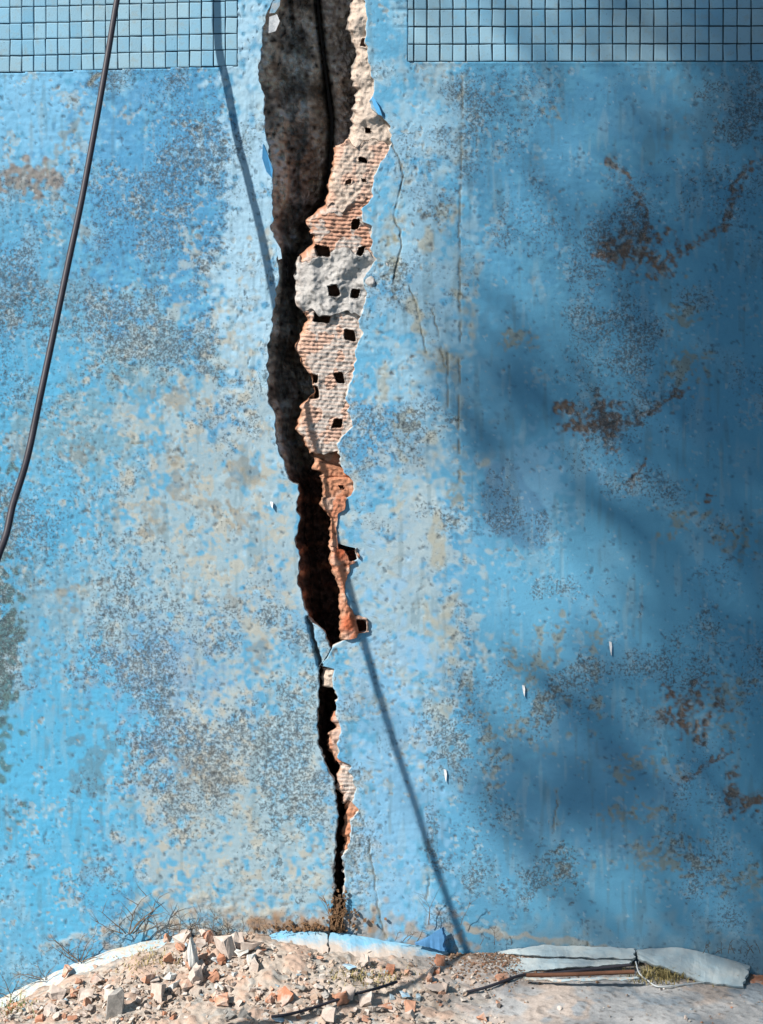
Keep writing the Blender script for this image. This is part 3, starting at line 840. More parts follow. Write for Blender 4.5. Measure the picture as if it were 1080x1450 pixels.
xs = np.concatenate([[-30, -12, -5, -2.5, -1.6, -1.2, -1.0], np.linspace(-0.9, 0.9, 620), [1.0, 1.2, 1.6, 2.5, 5, 12, 30]])
ys = np.concatenate([[0.01], np.linspace(0.0, -0.52, 190), [-0.56, -0.65, -0.8, -1.1, -1.6, -2.5, -4, -8, -16, -40]])
X, Y = np.meshgrid(xs, ys)
U = X * PPM + 540; VV_ = -Y * PPM
g1 = N(U, VV_, 301, 60, 300); g2 = N(U, VV_, 302, 18, 90); g3 = N(U, VV_, 303, 7, 40); g4 = N(U, VV_, 304, 3.5, 16)
near = np.exp(-np.clip(-Y - 0.5, 0, None) * 3)
leftness = sstep(720, 560, U + 50 * g1)
rough = 0.35 + 0.65 * leftness
Z = floor_z(X, Y) + (0.0022 * g1 + 0.0014 * g2 + 0.0011 * g3 + 0.0007 * g4) * rough * near * 1.3
cg = np.ones(X.shape + (3,)) * np.array([0.42, 0.42, 0.42])
def gm(mask, c, k):
    global cg
    f = np.clip(mask * k, 0, 1)[..., None]; cg = cg * (1 - f) + np.array(c) * f
gm(sstep(0.2, 1.5, g1 + g2), (0.50, 0.41, 0.35), 0.8)
gm(sstep(0.5, 1.4, g2 - 0.5 * g1 + 0.3 * g3), (0.27, 0.33, 0.38), 0.7)
gm(leftness, (0.50, 0.42, 0.35), 0.85)
gm(leftness * sstep(0.3, 1.4, g2 + 0.6 * g3), (0.56, 0.36, 0.26), 0.6)
gm(leftness * sstep(0.6, 1.6, -g2 + 0.6 * g3), (0.34, 0.25, 0.18), 0.7)
gm(leftness * sstep(1.0, 1.8, g3 - 0.7 * g2), (0.46, 0.50, 0.50), 0.5)
dW = -Y
gm(np.exp(-((U - 700) / 75) ** 4 - (dW / 0.10) ** 2) * sstep(-1.2, 0.6, g2 + g3), (0.40, 0.27, 0.19), 0.9)
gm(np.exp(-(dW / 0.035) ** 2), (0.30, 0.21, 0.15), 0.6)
gm(sstep(1.1, 1.9, g4 + 0.5 * g3), (0.12, 0.10, 0.085), 0.5)
gm(sstep(0.42, 0.75, dW), (0.095, 0.115, 0.125), 1.0)  # floor out of view darkened to cut light bounced onto the wall
gm(sstep(1.0, 1.3, np.abs(X)), (0.095, 0.115, 0.125), 1.0)
me = grid_mesh('ground', np.stack([X, Y, Z], -1))
set_col(me, 'paint', np.clip(cg, 0.02, 0.8))
tag(link('ground', me, M_MAS), 'dusty pool floor strewn with rubble below the cracked wall', 'ground', kind='structure')

# ------------------------------------------------------------------ broken slabs along the foot of the wall
def slab(name, back, front, mat, thick, label, cat, group=None, rough=0.0005, dnv=None):
    """a plate between two edges given left to right as (u, v, distance in front of the wall), with real thickness"""
    B = np.array([W(u, v, -d) for u, v, d in back]); F = np.array([W(u, v, -d) for u, v, d in front])
    def res(P, n):
        L = np.concatenate([[0], np.cumsum(np.linalg.norm(np.diff(P, axis=0), axis=1))]); t_ = np.linspace(0, L[-1], n)
        return np.stack([np.interp(t_, L, P[:, k]) for k in range(3)], -1)
    n = max(10, int(np.linalg.norm(B[-1] - B[0]) / 0.0045)); m = 12
    B = res(B, n); F = res(F, n)
    sd = abs(hash_(label)) % 500
    uu = np.arange(n) * 3.0
    F = F + np.stack([0.0 * uu, 0.0011 * N(uu, uu * 0 + sd, 331, 8, 60) + .0008 * N(uu, uu * 0 + sd, 332, 3.5, 14), 0.0005 * N(uu, uu * 0 + sd + 50, 333, 8, 60)], -1)
    k = np.linspace(0, 1, m)[:, None, None]
    T = B[None] * (1 - k) + F[None] * k
    UU = np.broadcast_to(uu[None], (m, n)) + sd; VV2 = np.broadcast_to(np.arange(m)[:, None] * 4.0, (m, n)) + sd
    T[..., 2] += rough * (N(UU, VV2, 334, 10, 60) + 0.7 * N(UU, VV2, 335, 4, 16)) + 0.0012 * np.sin(k[..., 0] * math.pi)
    ends = 0.002 * N(VV2[:, 0] + 7, VV2[:, 0], 336, 5, 30); T[:, 0, 0] += ends; T[:, -1, 0] += ends[::-1]
    dn = np.array(dnv or [0, 0.002, -thick])
    rows = np.concatenate([T[:1] + dn, T, T[-1:] + dn * 0.5 + [0, 0.001, 0], T[-1:] + dn + [0, 0.004, 0]], 0)
    left = rows[:, :1] + dn; right = rows[:, -1:] + dn
    G_ = np.concatenate([left, rows, right], 1)
    me = grid_mesh(name, G_, smooth=False)
    return tag(link(name, me, mat), label, cat, group)


def hash_(t_):
    h = 7
    for c_ in t_: h = (h * 31 + ord(c_)) % 100003
    return h


M_SLABL, t, b = new_mat('dusty_pale_slab')
geo = nd(t, 'ShaderNodeNewGeometry'); pz = geo.outputs['Position']
n1 = noise(t, 18, 5, 0.7, pz); n2 = noise(t, 120, 5, 0.7, pz); n3 = noise(t, 260, 3, 0.6, pz)
c = mixc(t, ramp(t, n1, [(0.42, 0.0), (0.62, 1.0)]), (0.30, 0.42, 0.48), (0.43, 0.42, 0.36))
c = mixc(t, ramp(t, n2, [(0.46, 0.0), (0.60, 0.85)]), c, (0.50, 0.37, 0.28))
c = mixc(t, ramp(t, n3, [(0.62, 0.0), (0.7, 0.7)]), c, (0.18, 0.15, 0.12))
t.links.new(c, b.inputs['Base Color']); bump(t, b, n2, 0.5, 0.002)
M_SLABB, t, b = new_mat('blue_cove_slab')
geo = nd(t, 'ShaderNodeNewGeometry'); pz = geo.outputs['Position']
n1 = noise(t, 22, 5, 0.7, pz); n2 = noise(t, 150, 5, 0.7, pz)
sx = nd(t, 'ShaderNodeSeparateXYZ'); t.links.new(pz, sx.inputs[0])
front = math_n(t, 'ADD', math_n(t, 'MULTIPLY', sx.outputs[1], -14.0), math_n(t, 'SUBTRACT', n1, 0.62))
c = mixc(t, ramp(t, n1, [(0.4, 0.0), (0.65, 1.0)]), (0.15, 0.35, 0.50), (0.23, 0.40, 0.50))
c = mixc(t, ramp(t, front, [(0.06, 0.0), (0.38, 0.9)]), c, (0.46, 0.37, 0.30))      # dust lying on the lower part
c = mixc(t, ramp(t, n2, [(0.60, 0.0), (0.70, 0.6)]), c, (0.40, 0.34, 0.28))
t.links.new(c, b.inputs['Base Color']); bump(t, b, n2, 0.4, 0.0015)
M_SLABG, t, b = new_mat('grey_blue_slab')
geo = nd(t, 'ShaderNodeNewGeometry'); pz = geo.outputs['Position']
n1 = noise(t, 14, 5, 0.7, pz); n2 = noise(t, 150, 5, 0.7, pz)
c = mixc(t, ramp(t, n1, [(0.4, 0.0), (0.65, 1.0)]), (0.36, 0.46, 0.50), (0.45, 0.48, 0.47))
c = mixc(t, ramp(t, n2, [(0.62, 0.0), (0.72, 0.7)]), c, (0.20, 0.16, 0.13))
t.links.new(c, b.inputs['Base Color']); bump(t, b, n2, 0.35, 0.0015)

slab('broken_slab', [(-60, 1440, .003), (0, 1414, .003), (50, 1390, .003), (100, 1366, .003), (150, 1348, .003), (200, 1333, .003), (250, 1327, .004)], [(-60, 1490, .07), (0, 1456, .065), (50, 1428, .06), (100, 1398, .06), (150, 1370, .055), (200, 1352, .05), (250, 1346, .045)],
     M_SLABL, 0.03, 'long pale dusty slab climbing along the wall foot at far left', 'slab')
slab('broken_slab', [(366, 1331, .003), (385, 1322, .003), (405, 1317, .003), (435, 1318, .003), (463, 1321, .003)], [(368, 1344, .04), (395, 1350, .05), (430, 1355, .055), (464.5, 1357, .055)],
     M_SLABB, 0.025, 'pale blue base slab left of the dark joint under the big crack', 'slab')
slab('broken_slab', [(466.5, 1320, .003), (490, 1322, .003), (547, 1332, .003), (600, 1340, .003), (632, 1345, .004)], [(468.5, 1357, .055), (520, 1359, .05), (570, 1359, .045), (612, 1356, .03), (634, 1349, .012)],
     M_SLABB, 0.025, 'long blue base slab tapering right towards the upright blue shard', 'slab')
slab('plaster_shard', [(588, 1335, .022), (608, 1325, .021), (627, 1314, .020)], [(589, 1338, .023), (609, 1342, .025), (629, 1347, .026)],
     plain('blue_shard', (0.09, 0.26, 0.50), 0.6, 70, 0.6), 0.010, 'small upright triangular blue shard beside the cable shadow', 'shard', None, 0.0003, (0.004, 0.007, 0))
slab('broken_slab', [(705, 1347, .003), (769, 1338, .003), (860, 1341, .003), (900, 1343, .003)], [(712, 1351, .012), (780, 1354, .026), (850, 1357, .034), (896, 1357, .035)],
     M_SLABG, 0.006, 'thin grey blue slab strip against the wall behind a dark slit', 'slab')
slab('broken_slab', [(708, 1355, .018), (780, 1357, .033), (850, 1359, .041), (893, 1360, .043)], [(712, 1372, .060), (730, 1376, .070), (791, 1371, .066), (840, 1368, .064), (893, 1364, .060)],
     M_SLABG, 0.005, 'narrow dusty slab strip in front of the dark slit', 'slab')
slab('broken_slab', [(900, 1344, .003), (965, 1341, .003), (1010, 1352, .003), (1062, 1367, .004)], [(905, 1358, .040), (950, 1374, .06), (998, 1391, .085), (1050, 1397, .09)],
     M_SLABG, 0.007, 'wide grey blue broken slab with squared end at right', 'slab')
slab('broken_slab', [(742, 1384, .112), (790, 1386, .116), (850, 1384, .112), (902, 1383, .110)], [(742, 1387, .122), (795, 1390, .126), (850, 1388, .124), (903, 1386, .120)],
     M_SLABL, 0.004, 'thin pale slab edge lying before the dark red gap', 'slab')
slab('broken_slab', [(1064, 1380, .012), (1110, 1384, .012), (1180, 1392, .012)], [(1060, 1396, .06), (1100, 1398, .06), (1180, 1402, .06)],
     M_TERRA, 0.012, 'dark red brick slab past the squared end at far right', 'slab')

# ------------------------------------------------------------------ rubble
def chunk_mesh(seed, n=14, flat=0.6, box_=False):
    r = random.Random(seed)
    bm = bmesh.new()
    for _ in range(n):
        q = Vector((r.uniform(-1, 1), r.uniform(-1, 1), r.uniform(-1, 1)))
        if not box_: q = q.normalized() * r.uniform(.75, 1)
        else: q = Vector((math.copysign(r.uniform(.7, 1), q.x), math.copysign(r.uniform(.7, 1), q.y), math.copysign(r.uniform(.7, 1), q.z)))
        q.z *= flat
        bm.verts.new(q)
    res = bmesh.ops.convex_hull(bm, input=bm.verts[:])
    bmesh.ops.delete(bm, geom=[e for e in res['geom_interior'] if isinstance(e, bmesh.types.BMVert)], context='VERTS')
    bmesh.ops.triangulate(bm, faces=bm.faces[:])
    bmesh.ops.subdivide_edges(bm, edges=bm.edges[:], cuts=1, use_grid_fill=True)
    for q in bm.verts:
        q.co += Vector((r.gauss(0, .06), r.gauss(0, .06), r.gauss(0, .05)))
        if q.co.length < 0.55: q.co *= 0.9
    me = bpy.data.meshes.new('rubble_chunk'); bm.to_mesh(me); bm.free()
    return me

MATS = {'t': M_TERRA, 'c': M_CREAM, 'g': M_GREY, 'b': M_BLUEP, 'p': M_PALE}
BANK = {k: [] for k in MATS}
for i in range(9):
    for k, m in MATS.items():
        me = chunk_mesh(100 + i * 7 + ord(k), 9 + i % 6, [0.3, 0.5, 0.8][i % 3], i % 4 == 0)
        me.materials.append(m); BANK[k].append(me)


def put(kind, u, v, wpx, hpx, label, group=None, name='rubble_chunk', rot=None, mesh=None, cat='rubble', sink=0.25, dz=0.0):
    me = mesh or random.choice(BANK[kind])
    o = link(name, me, None)
    p = G(u, v)
    sx = wpx / 2 / PPM; sz = hpx / 2 / PPM
    o.scale = (sx, sx * random.uniform(.7, 1.1), sz / 0.62)
    o.rotation_euler = rot or (random.uniform(-.35, .35), random.uniform(-.35, .35), random.uniform(0, 6.28))
    o.location = (p.x, min(p.y, -sx * 1.05), p.z + sz * (1 - sink) + dz)
    return tag(o, label, cat, group)


# named pieces
put('c', 273, 1374, 20, 46, 'tall pale chunk standing upright in the rubble heap left of the crack', mesh=chunk_mesh(5, 12, 1.0), rot=(0.1, -0.12, 0.5)).data.materials.append(M_PALE)
put('c', 276, 1391, 26, 26, 'cream chunk at the foot of the tall upright piece', rot=(0.2, 0.5, 0.3))
put('t', 303, 1390, 24, 22, 'rounded orange chunk right of the tall upright piece')
put('t', 238, 1331, 18, 16, 'orange chunk on top of the pale slab beside the dry twigs')
put('c', 294, 1330, 24, 22, 'pale flat chunk tilted against the wall atop the heap', rot=(0.1, 0.6, 0.4))
put('c', 258, 1334, 22, 20, 'cream chunk resting between slab and heap top')
put('t', 313, 1364, 20, 18, 'orange chunk casting a dark shadow in the middle of the heap')
put('c', 357, 1352, 24, 26, 'cream chunk leaning at the right end of the heap by the blue slab', rot=(0.3, -0.3, 0.9))
put('t', 136, 1394, 28, 20, 'flat orange chunk on the left slope below the pale slab', rot=(0.2, 0.2, 0.4))
put('t', 94, 1388, 22, 34, 'leaning terracotta shard on the left slope under the pale slab', rot=(0.3, -0.4, 0.2))
put('c', 78, 1416, 30, 22, 'pinkish chunk low on the left slope')
put('t', 112, 1396, 20, 18, 'dark terracotta chunk between leaning shard and flat orange chunk')
put('g', 161, 1436, 22, 34, 'grey concrete block standing alone near the bottom edge at left', mesh=chunk_mesh(9, 16, 0.8, True), rot=(0.05, 0.08, 0.35)).data.materials.append(M_GREY)
put('g', 170, 1442, 10, 9, 'tiny grey stone at the foot of the grey concrete block')
put('c', 618, 1403, 44, 9, 'flat pale pink chunk on the clean floor left of the black wire', rot=(0.12, 0.05, 0.2), mesh=chunk_mesh(21, 13, 0.55)).data.materials.append(M_CREAM)
put('t', 710, 1388, 26, 12, 'flat orange brown fragment where the wire meets the soil', rot=(0.05, 0.05, 0.3))
put('t', 683, 1446, 20, 12, 'orange fragment at the bottom edge right of the crack')
put('c', 792, 1430, 9, 7, 'small white stone alone on the grey floor at right')
put('t', 455, 1362, 18, 14, 'dark red lump under the joint between the two blue slabs')
put('t', 546, 1432, 24, 16, 'orange chunk near the bottom edge below the floor shadow')
put('b', 575, 1412, 26, 7, 'blue painted plaster scrap beside the cable shadow on the floor')
put('b', 400, 1447, 34, 8, 'blue painted plaster scrap at the bottom edge of the picture')
put('b', 497, 1372, 30, 8, 'pale blue plaster scrap in front of the long blue slab')
put('t', 400, 1418, 22, 16, 'orange chunk in the middle of the rubble floor')

# numberless look-alikes, each an object
zones = [  # name, count, (u range), (v range), size range, kinds, label, group
    (46, (235, 372), (1336, 1402), (9, 26), 'cctp', 'small pinkish chunk in the crowded rubble heap left of the blue slab', 'chunks in the heap'),
    (30, (70, 235), (1372, 1446), (8, 24), 'ctcc', 'scattered on the left slope below the long pale slab', 'chunks on the left slope'),
    (42, (235, 470), (1398, 1448), (7, 22), 'ctcg', 'small pinkish chunk on the dusty floor below the heap', 'chunks on the dusty floor'),
    (34, (470, 660), (1366, 1448), (6, 20), 'ctcc', 'small chunk strewn on the floor right of the slab joint', 'chunks right of the joint'),
    (8, (700, 1060), (1402, 1446), (3, 7), 'gct', 'alone on the clean grey floor at right', 'stones on the grey floor'),
    (16, (0, 110), (1408, 1448), (7, 14), 'ct', 'in the bottom left corner of the picture', 'chunks in the corner'),
]
WORD = {'t': 'small orange brick', 'c': 'small pale mortar', 'g': 'small grey concrete', 'b': 'small blue painted', 'p': 'small white plaster'}
for cnt, (ua, ub), (va, vb), (sa, sb), kinds, lab, grp in zones:
    for _ in range(cnt):
        u = random.uniform(ua, ub); v_ = random.uniform(va, vb)
        if ub == 235 and v_ < 1440 - (u - 40) * 0.45: v_ = random.uniform(max(1372, 1440 - (u - 40) * 0.45), 1448)
        s_ = sa + (sb - sa) * random.random() ** 1.8
        kd = random.choice(kinds)
        place = lab
        if grp == 'chunks in the heap': place = 'in the upper half of the heap left of the blue slabs' if v_ < 1368 else 'in the lower half of the heap left of the blue slabs'
        elif grp == 'chunks on the dusty floor': place = 'on the dusty floor below the rubble heap' if u < 360 else 'on the dusty floor straight below the big crack'
        elif grp == 'chunks right of the joint': place = 'on the floor in front of the long blue slab' if u < 560 else 'on the floor between cable shadow and black wire'
        first = WORD[kd] if va < 1400 or sb > 8 else WORD[kd].replace('small', 'tiny')
        put(kd, u, v_, s_, s_ * random.uniform(.6, 1.0), first + ' chunk ' + place, WORD[kd].split()[1] + ' ' + WORD[kd].split()[2] + ' chunks ' + place)

# fine gravel and crumbs: nobody could count them
ico = bmesh.new(); bmesh.ops.create_icosphere(ico, subdivisions=1, radius=1.0)
ico.free()
iv = np.array([(x, y, z) for x in (-1, 1) for y in (-1, 1) for z in (-1, 1)], float) * 0.72
jf = np.array([(0, 1, 3), (0, 3, 2), (4, 6, 7), (4, 7, 5), (0, 4, 5), (0, 5, 1), (2, 3, 7), (2, 7, 6), (0, 2, 6), (0, 6, 4), (1, 5, 7), (1, 7, 3)])
def gravel(n, sampler, smin, smax, mat_name, c1, c2, label, name):
    VV = []; FF = []; CC = []
    for i in range(n):
        x, y = sampler()
        s_ = smin + (smax - smin) * RNG.random() ** 3
        vv = iv * RNG.uniform(.45, 1.25, iv.shape) * np.array([s_, s_ * RNG.uniform(.5, 1), s_ * RNG.uniform(.3, .8)])
        tx, ty = RNG.normal(0, .35, 2); vv = vv + vv[:, [2, 2, 0]] * np.array([tx, ty, -tx])
        a = RNG.uniform(0, 6.28); ca, sa_ = math.cos(a), math.sin(a)
        vv = np.stack([vv[:, 0] * ca - vv[:, 1] * sa_, vv[:, 0] * sa_ + vv[:, 1] * ca, vv[:, 2]], 1)
        y = min(y, -s_)
        vv += np.array([x, y, float(floor_z(np.array(x), np.array(y))) + s_ * 0.35])
        FF.append(jf + len(VV) * len(iv)); VV.append(vv)
        k = RNG.random(); col = np.array(c1) * (1 - k) + np.array(c2) * k
        if RNG.random() < 0.07: col = np.array([0.14, 0.12, 0.11])
        elif RNG.random() < 0.08: col = np.array([0.48, 0.25, 0.16])
        elif RNG.random() < 0.03: col = np.array([0.36, 0.46, 0.52])
        elif RNG.random() < 0.15: col = np.array([0.66, 0.60, 0.54])
        CC.append(np.tile(col, (len(iv), 1)))
    me = mesh_np(name, np.concatenate(VV), np.concatenate(FF))
    set_col(me, 'paint', np.concatenate(CC))
    return tag(link(name, me, M_MAS), label, 'gravel', kind='stuff')


def samp_left():
    while True:
        u = RNG.uniform(-60, 700); d = RNG.uniform(0, .42)
        p = math.exp(-((u - 300) / 260) ** 2) * (0.5 + 0.5 * math.exp(-((d - .12) / .14) ** 2)) + 0.12
        if u < 250 and d < 0.07: p *= 0.12
        if 365 < u < 640 and d < 0.055: p *= 0.06
        p *= 0.45 + 0.55 * (N(np.array([u]), np.array([d * 1800]), 350, 24, 140)[0] > 0)
        if u > 420: p *= 0.7
        if abs(d - np.interp(u, [330, 400, 464, 527, 589, 646], [.31, .28, .24, .19, .12, .02])) < .022 and u > 420: p *= 0.25
        if RNG.random() < p: return (u - 540) / PPM, -d
def samp_right():
    u = RNG.uniform(650, 1200); d = RNG.random() ** 1.5 * .42
    return (u - 540) / PPM, -d
gravel(6200, samp_left, 0.0010, 0.0075, 'g', (0.56, 0.46, 0.38), (0.46, 0.33, 0.25), 'fine pinkish crumbs and gravel covering the floor below the crack', 'gravel')
gravel(420, samp_right, 0.0010, 0.0036, 'g', (0.36, 0.33, 0.30), (0.44, 0.32, 0.24), 'sparse fine grit on the grey floor at right', 'gravel')
def samp_soil():
    u = RNG.normal(705, 45); d = abs(RNG.normal(0, .05)) + .004
    return (u - 540) / PPM, -d
gravel(1700, samp_soil, 0.0012, 0.0042, 'g', (0.36, 0.23, 0.15), (0.28, 0.17, 0.11), 'brown crumbly soil spilled at the wall foot right of the shard', 'soil')

# brown rooty dirt pushed out at the foot of the crack
def samp_crack():
    u = RNG.normal(440, 34); return (u - 540) / PPM, -abs(RNG.normal(0, .008)) - .002
VV = []; FF = []; CC = []
for i in range(200):
    u = RNG.normal(446, 34) if RNG.random() < .7 else RNG.normal(480, 6)
    v_ = 1318 - abs(RNG.normal(0, 6 if u < 465 else 26))
    s_ = RNG.uniform(.0012, .0045)
    vv = iv * RNG.uniform(.5, 1.2, (len(iv), 1)) * s_ + W(u, v_, -0.002 - RNG.random() * .006)
    FF.append(jf + len(VV) * len(iv)); VV.append(vv)
    k = RNG.random(); CC.append(np.tile(np.array([0.30, 0.16, 0.08]) * (1 - k) + np.array([0.16, 0.10, 0.06]) * k, (len(iv), 1)))
me = mesh_np('soil', np.concatenate(VV), np.concatenate(FF)); set_col(me, 'paint', np.concatenate(CC))
tag(link('soil', me, M_MAS), 'brown crumbs of soil pushed out where the crack meets the base slab', 'soil', kind='stuff')

# ------------------------------------------------------------------ dry plants
def twig_pts(u, v, d, ang, length, bend, n=9, out=0.0):
    """thin twig starting at pixel (u,v), d before the wall, growing at ang degrees from upright"""
    pts = []; a = math.radians(ang); x, y = u, v; dd = d
    for i in range(n):
        pts.append(W(x, y, -max(dd, 0.003)))
        a += math.radians(bend / n + random.gauss(0, 9))
        x += math.sin(a) * length / n; y -= math.cos(a) * length / n; dd += out / n + random.gauss(0, .0012)
    return np.array(pts)


def dry_plant(name, u, v, specs, label, group, mat=M_TWIG, r0=0.0011):
    root = empty(name, tuple(float(q) for q in W(u, v, -0.012)))
    tag(root, label, 'dry plant', group)
    off = np.array(root.location)
    for du, ang, ln, bd, k in specs:
        ln = ln * 0.82
        P = twig_pts(u + du, v, 0.010 + random.random() * .012, ang, ln, bd, 9, random.uniform(-.004, .02))
        V_, F_ = tube(P - off, np.linspace(r0 * k, r0 * k * .25, len(P)), 5)
        st = link('stem', mesh_np('stem', V_, F_, True), mat, root)
        VV = []; FF = []; n = 0
        for j in range(random.randint(2, 5)):
            i = random.randint(2, 7); q = P[i]
            uu = 540 + q[0] / (3.2 + q[1]) * 3.2 * PPM; vv = 1340 - PPM * (CAM[2] + (q[2] - CAM[2]) * 3.2 / (3.2 + q[1]))
            T_ = twig_pts(uu, vv, -q[1], ang + random.choice((-1, 1)) * random.uniform(25, 65), ln * random.uniform(.25, .5), random.uniform(-30, 30), 6, .004)
            a_, f_ = tube(T_ - off, np.linspace(r0 * k * .55, r0 * .18, len(T_)), 4)
            VV.append(a_); FF.append(f_ + n); n += len(a_)
        link('twig', mesh_np('twig', np.concatenate(VV), np.concatenate(FF), True), mat, st)
    return root


dry_plant('dry_shrub', 182, 1322, [(0, -4, 95, 20, 1.3), (2, 38, 80, 10, 1.5), (-4, -42, 70, -20, 1.2), (6, 60, 90, -30, 1.2), (-8, -65, 70, 10, 1.1), (4, 20, 60, 30, 1.0), (10, 75, 80, -40, 1.0), (14, 5, 45, 10, .8), (-12, -20, 52, 10, .8)],
          'largest dry branching shrub clinging to the wall above the pale slab', None)
dry_plant('dry_shrub', 112, 1362, [(0, -38, 70, 10, 1.4), (2, 10, 60, 20, 1.1), (-4, -55, 60, -10, 1.0), (5, 30, 50, -10, 1.0), (0, -10, 55, 5, .9), (4, 55, 60, 5, .9)],
          'dry forked shrub above the middle of the pale slab at left', None)
dry_plant('dry_shrub', 62, 1388, [(0, -50, 66, -12, 1.1), (-4, -70, 60, 10, 1.0), (2, 15, 40, 10, .9), (4, -20, 48, 0, .8)],
          'low dry shrub bending left near the far left end of the slab', None)
dry_plant('dry_shrub', 12, 1412, [(0, -60, 50, 0, 1.0), (2, 25, 60, -20, .9), (4, -15, 62, 10, .9)], 'thin dry shrub at the far left edge of the picture', None)
dry_plant('dry_weed', 262, 1326, [(x, random.uniform(-35, 35), random.uniform(24, 66), random.uniform(-30, 30), .8) for x in range(-42, 66, 8)],
          'row of thin dry stalks above the rubble heap', None)
dry_plant('dry_weed', 350, 1322, [(x, random.uniform(-60, 60), random.uniform(20, 44), random.uniform(-30, 30), .7) for x in range(-36, 30, 9)],
          'wispy brown stalks left of the crack foot', None)
dry_plant('dry_root', 474, 1316, [(random.uniform(-8, 10), random.uniform(-30, 20), random.uniform(20, 75), random.uniform(-20, 20), .9) for _ in range(10)] + [(-20 - 9 * i, random.uniform(-80, -10), random.uniform(14, 30), 30, .7) for i in range(9)],
          'matted brown roots hanging out of the bottom of the crack', None, plain('root', (0.24, 0.14, 0.075), 0.9, 120))
dry_plant('dry_weed', 571, 1332, [(0, 42, 30, 5, 1.0), (6, 30, 24, 0, .8), (20, 50, 26, 0, .8), (-12, 20, 20, 20, .7)], 'few short stalks behind the long blue slab', None)
dry_plant('dry_weed', 606, 1310, [(0, 3, 90, 3, .7), (2, -4, 70, 0, .6), (46, -3, 50, 2, .6)], 'faint thin stalks up the wall left of the cable shadow', None)
dry_plant('dry_weed', 700, 1338, [(0, 5, 36, 0, .6), (24, -10, 20, 0, .6), (-20, 30, 24, 0, .6)], 'small dry stalks at the wall right of the cable shadow', None)
dry_plant('dry_weed', 1045, 1350, [(x, random.uniform(-60, 60), random.uniform(16, 34), random.uniform(-20, 20), .7) for x in range(-50, 40, 9)], 'low dry weeds along the wall behind the squared slab at right', None)


def grass(name, n, cu, cv, su, sv, ln, label, mat=M_STRAW):
    VV = []; FF = []
    for i in range(n):
        u = random.gauss(cu, su); v_ = random.gauss(cv, sv)
        p = np.array(G(u, v_)); h = random.uniform(.35, 1) * ln; a = random.uniform(0, 6.28); le = random.uniform(.3, 1.1) * h
        d = np.array([math.cos(a), math.sin(a) - .2, 0]); sd = np.array([-d[1], d[0], 0]) * 0.0011
        m = p + d * le * .4 + np.array([0, 0, h * .7]); e = p + d * le + np.array([0, 0, h])
        for q in (p, m, e): q[1] = min(q[1], -.003)
        k = len(VV) ; VV += [p - sd, p + sd, m + sd * .8, m - sd * .8, e + sd * .15, e - sd * .15]
        FF += [(k, k + 1, k + 2, k + 3), (k + 3, k + 2, k + 4, k + 5)]
    return tag(link(name, mesh_np(name, np.array(VV), np.array(FF)), mat), label, 'grass', kind='stuff')

grass('dry_grass', 420, 945, 1384, 24, 5, 0.022, 'yellow dry grass sprouting under the squared slab at right')
grass('dry_grass', 160, 205, 1362, 20, 10, 0.016, 'yellowish dry grass on the dusty part of the pale slab')
grass('dry_grass', 220, 520, 1385, 34, 7, 0.010, 'short dry grass below the long blue slab')
grass('dry_grass', 110, 15, 1424, 16, 8, 0.018, 'yellow green grass tuft in the bottom left corner', plain('green_straw', (0.24, 0.26, 0.09), 0.9, 100))

# ------------------------------------------------------------------ cables
def bis(u, v, Sx):
    lo, hi = 0.0, 1.6
    def f(d):
        p = W(u, v, -d); q = p + SUN * (d / SUN[1])
        uu = q[0] * PPM + 540; vv = 1340 - q[2] * PPM
        return uu - Sx(vv)
    if f(lo) > 0: return 0.0
    for _ in range(50):
        m = (lo + hi) / 2
        if f(m) < 0: lo = m
        else: hi = m
    return (lo + hi) / 2

SH = np.array([(296, -600), (300, -250), (304, -60), (305, 0), (312, 85), (326, 148), (346, 237), (370, 333), (381, 396), (400, 480), (430, 600), (458, 705), (490, 820), (518, 918), (534, 975), (553, 1040), (573, 1098), (592, 1158),
               (621, 1238), (638, 1284), (656, 1340), (676, 1392), (720, 1500), (800, 1700)], float)
Sx = lambda y: np.interp(y, SH[:, 1], SH[:, 0])
cab_px = [(193, -150), (181, -80), (165, 2), (150, 92), (130, 205), (114, 290), (98, 365), (75, 475), (56, 565), (38, 650), (18, 715), (2, 775)]
cpts = []
for u, v_ in cab_px:
    d = bis(u, v_, Sx)
    cpts.append(W(u, v_, -d))
# beyond the left edge: chosen so the cable's shadow crosses the floor
for (u, v_, h) in [(600, 1384, 0.815), (500, 1420, 0.80), (400, 1447, 0.79), (250, 1480, 0.76)]:
    g_ = np.array(G(u, v_)); cpts.append(g_ - SUN * (h / -SUN[2]))
last = cpts[-1]
cpts += [np.array([last[0] - .6, last[1] - .4, .45]), np.array([last[0] - 1.3, last[1] - .8, 0.0]), np.array([last[0] - 2.4, last[1] - 1.2, -0.03])]
top = cpts[0]
cpts = [np.array([top[0] + .10, 0.9, ZT + .02]), np.array([top[0] + .08, 0.25, ZT + .075]), np.array([top[0] + .06, -0.03, ZT + .068])] + cpts
print('CABLE', [tuple(round(float(x), 2) for x in p) for p in cpts])
cs_ = smooth_pts(cpts, 10)
V_, F_ = tube(cs_, np.interp(np.arange(len(cs_)), [0, 35, 140, 160], [0.0060, 0.0058, 0.0060, 0.0090]), 12)
tag(link('hanging_cable', mesh_np('hanging_cable', V_, F_, True), M_CABLE), 'long dark grey cable slanting down in front of the wall at left', 'cable')

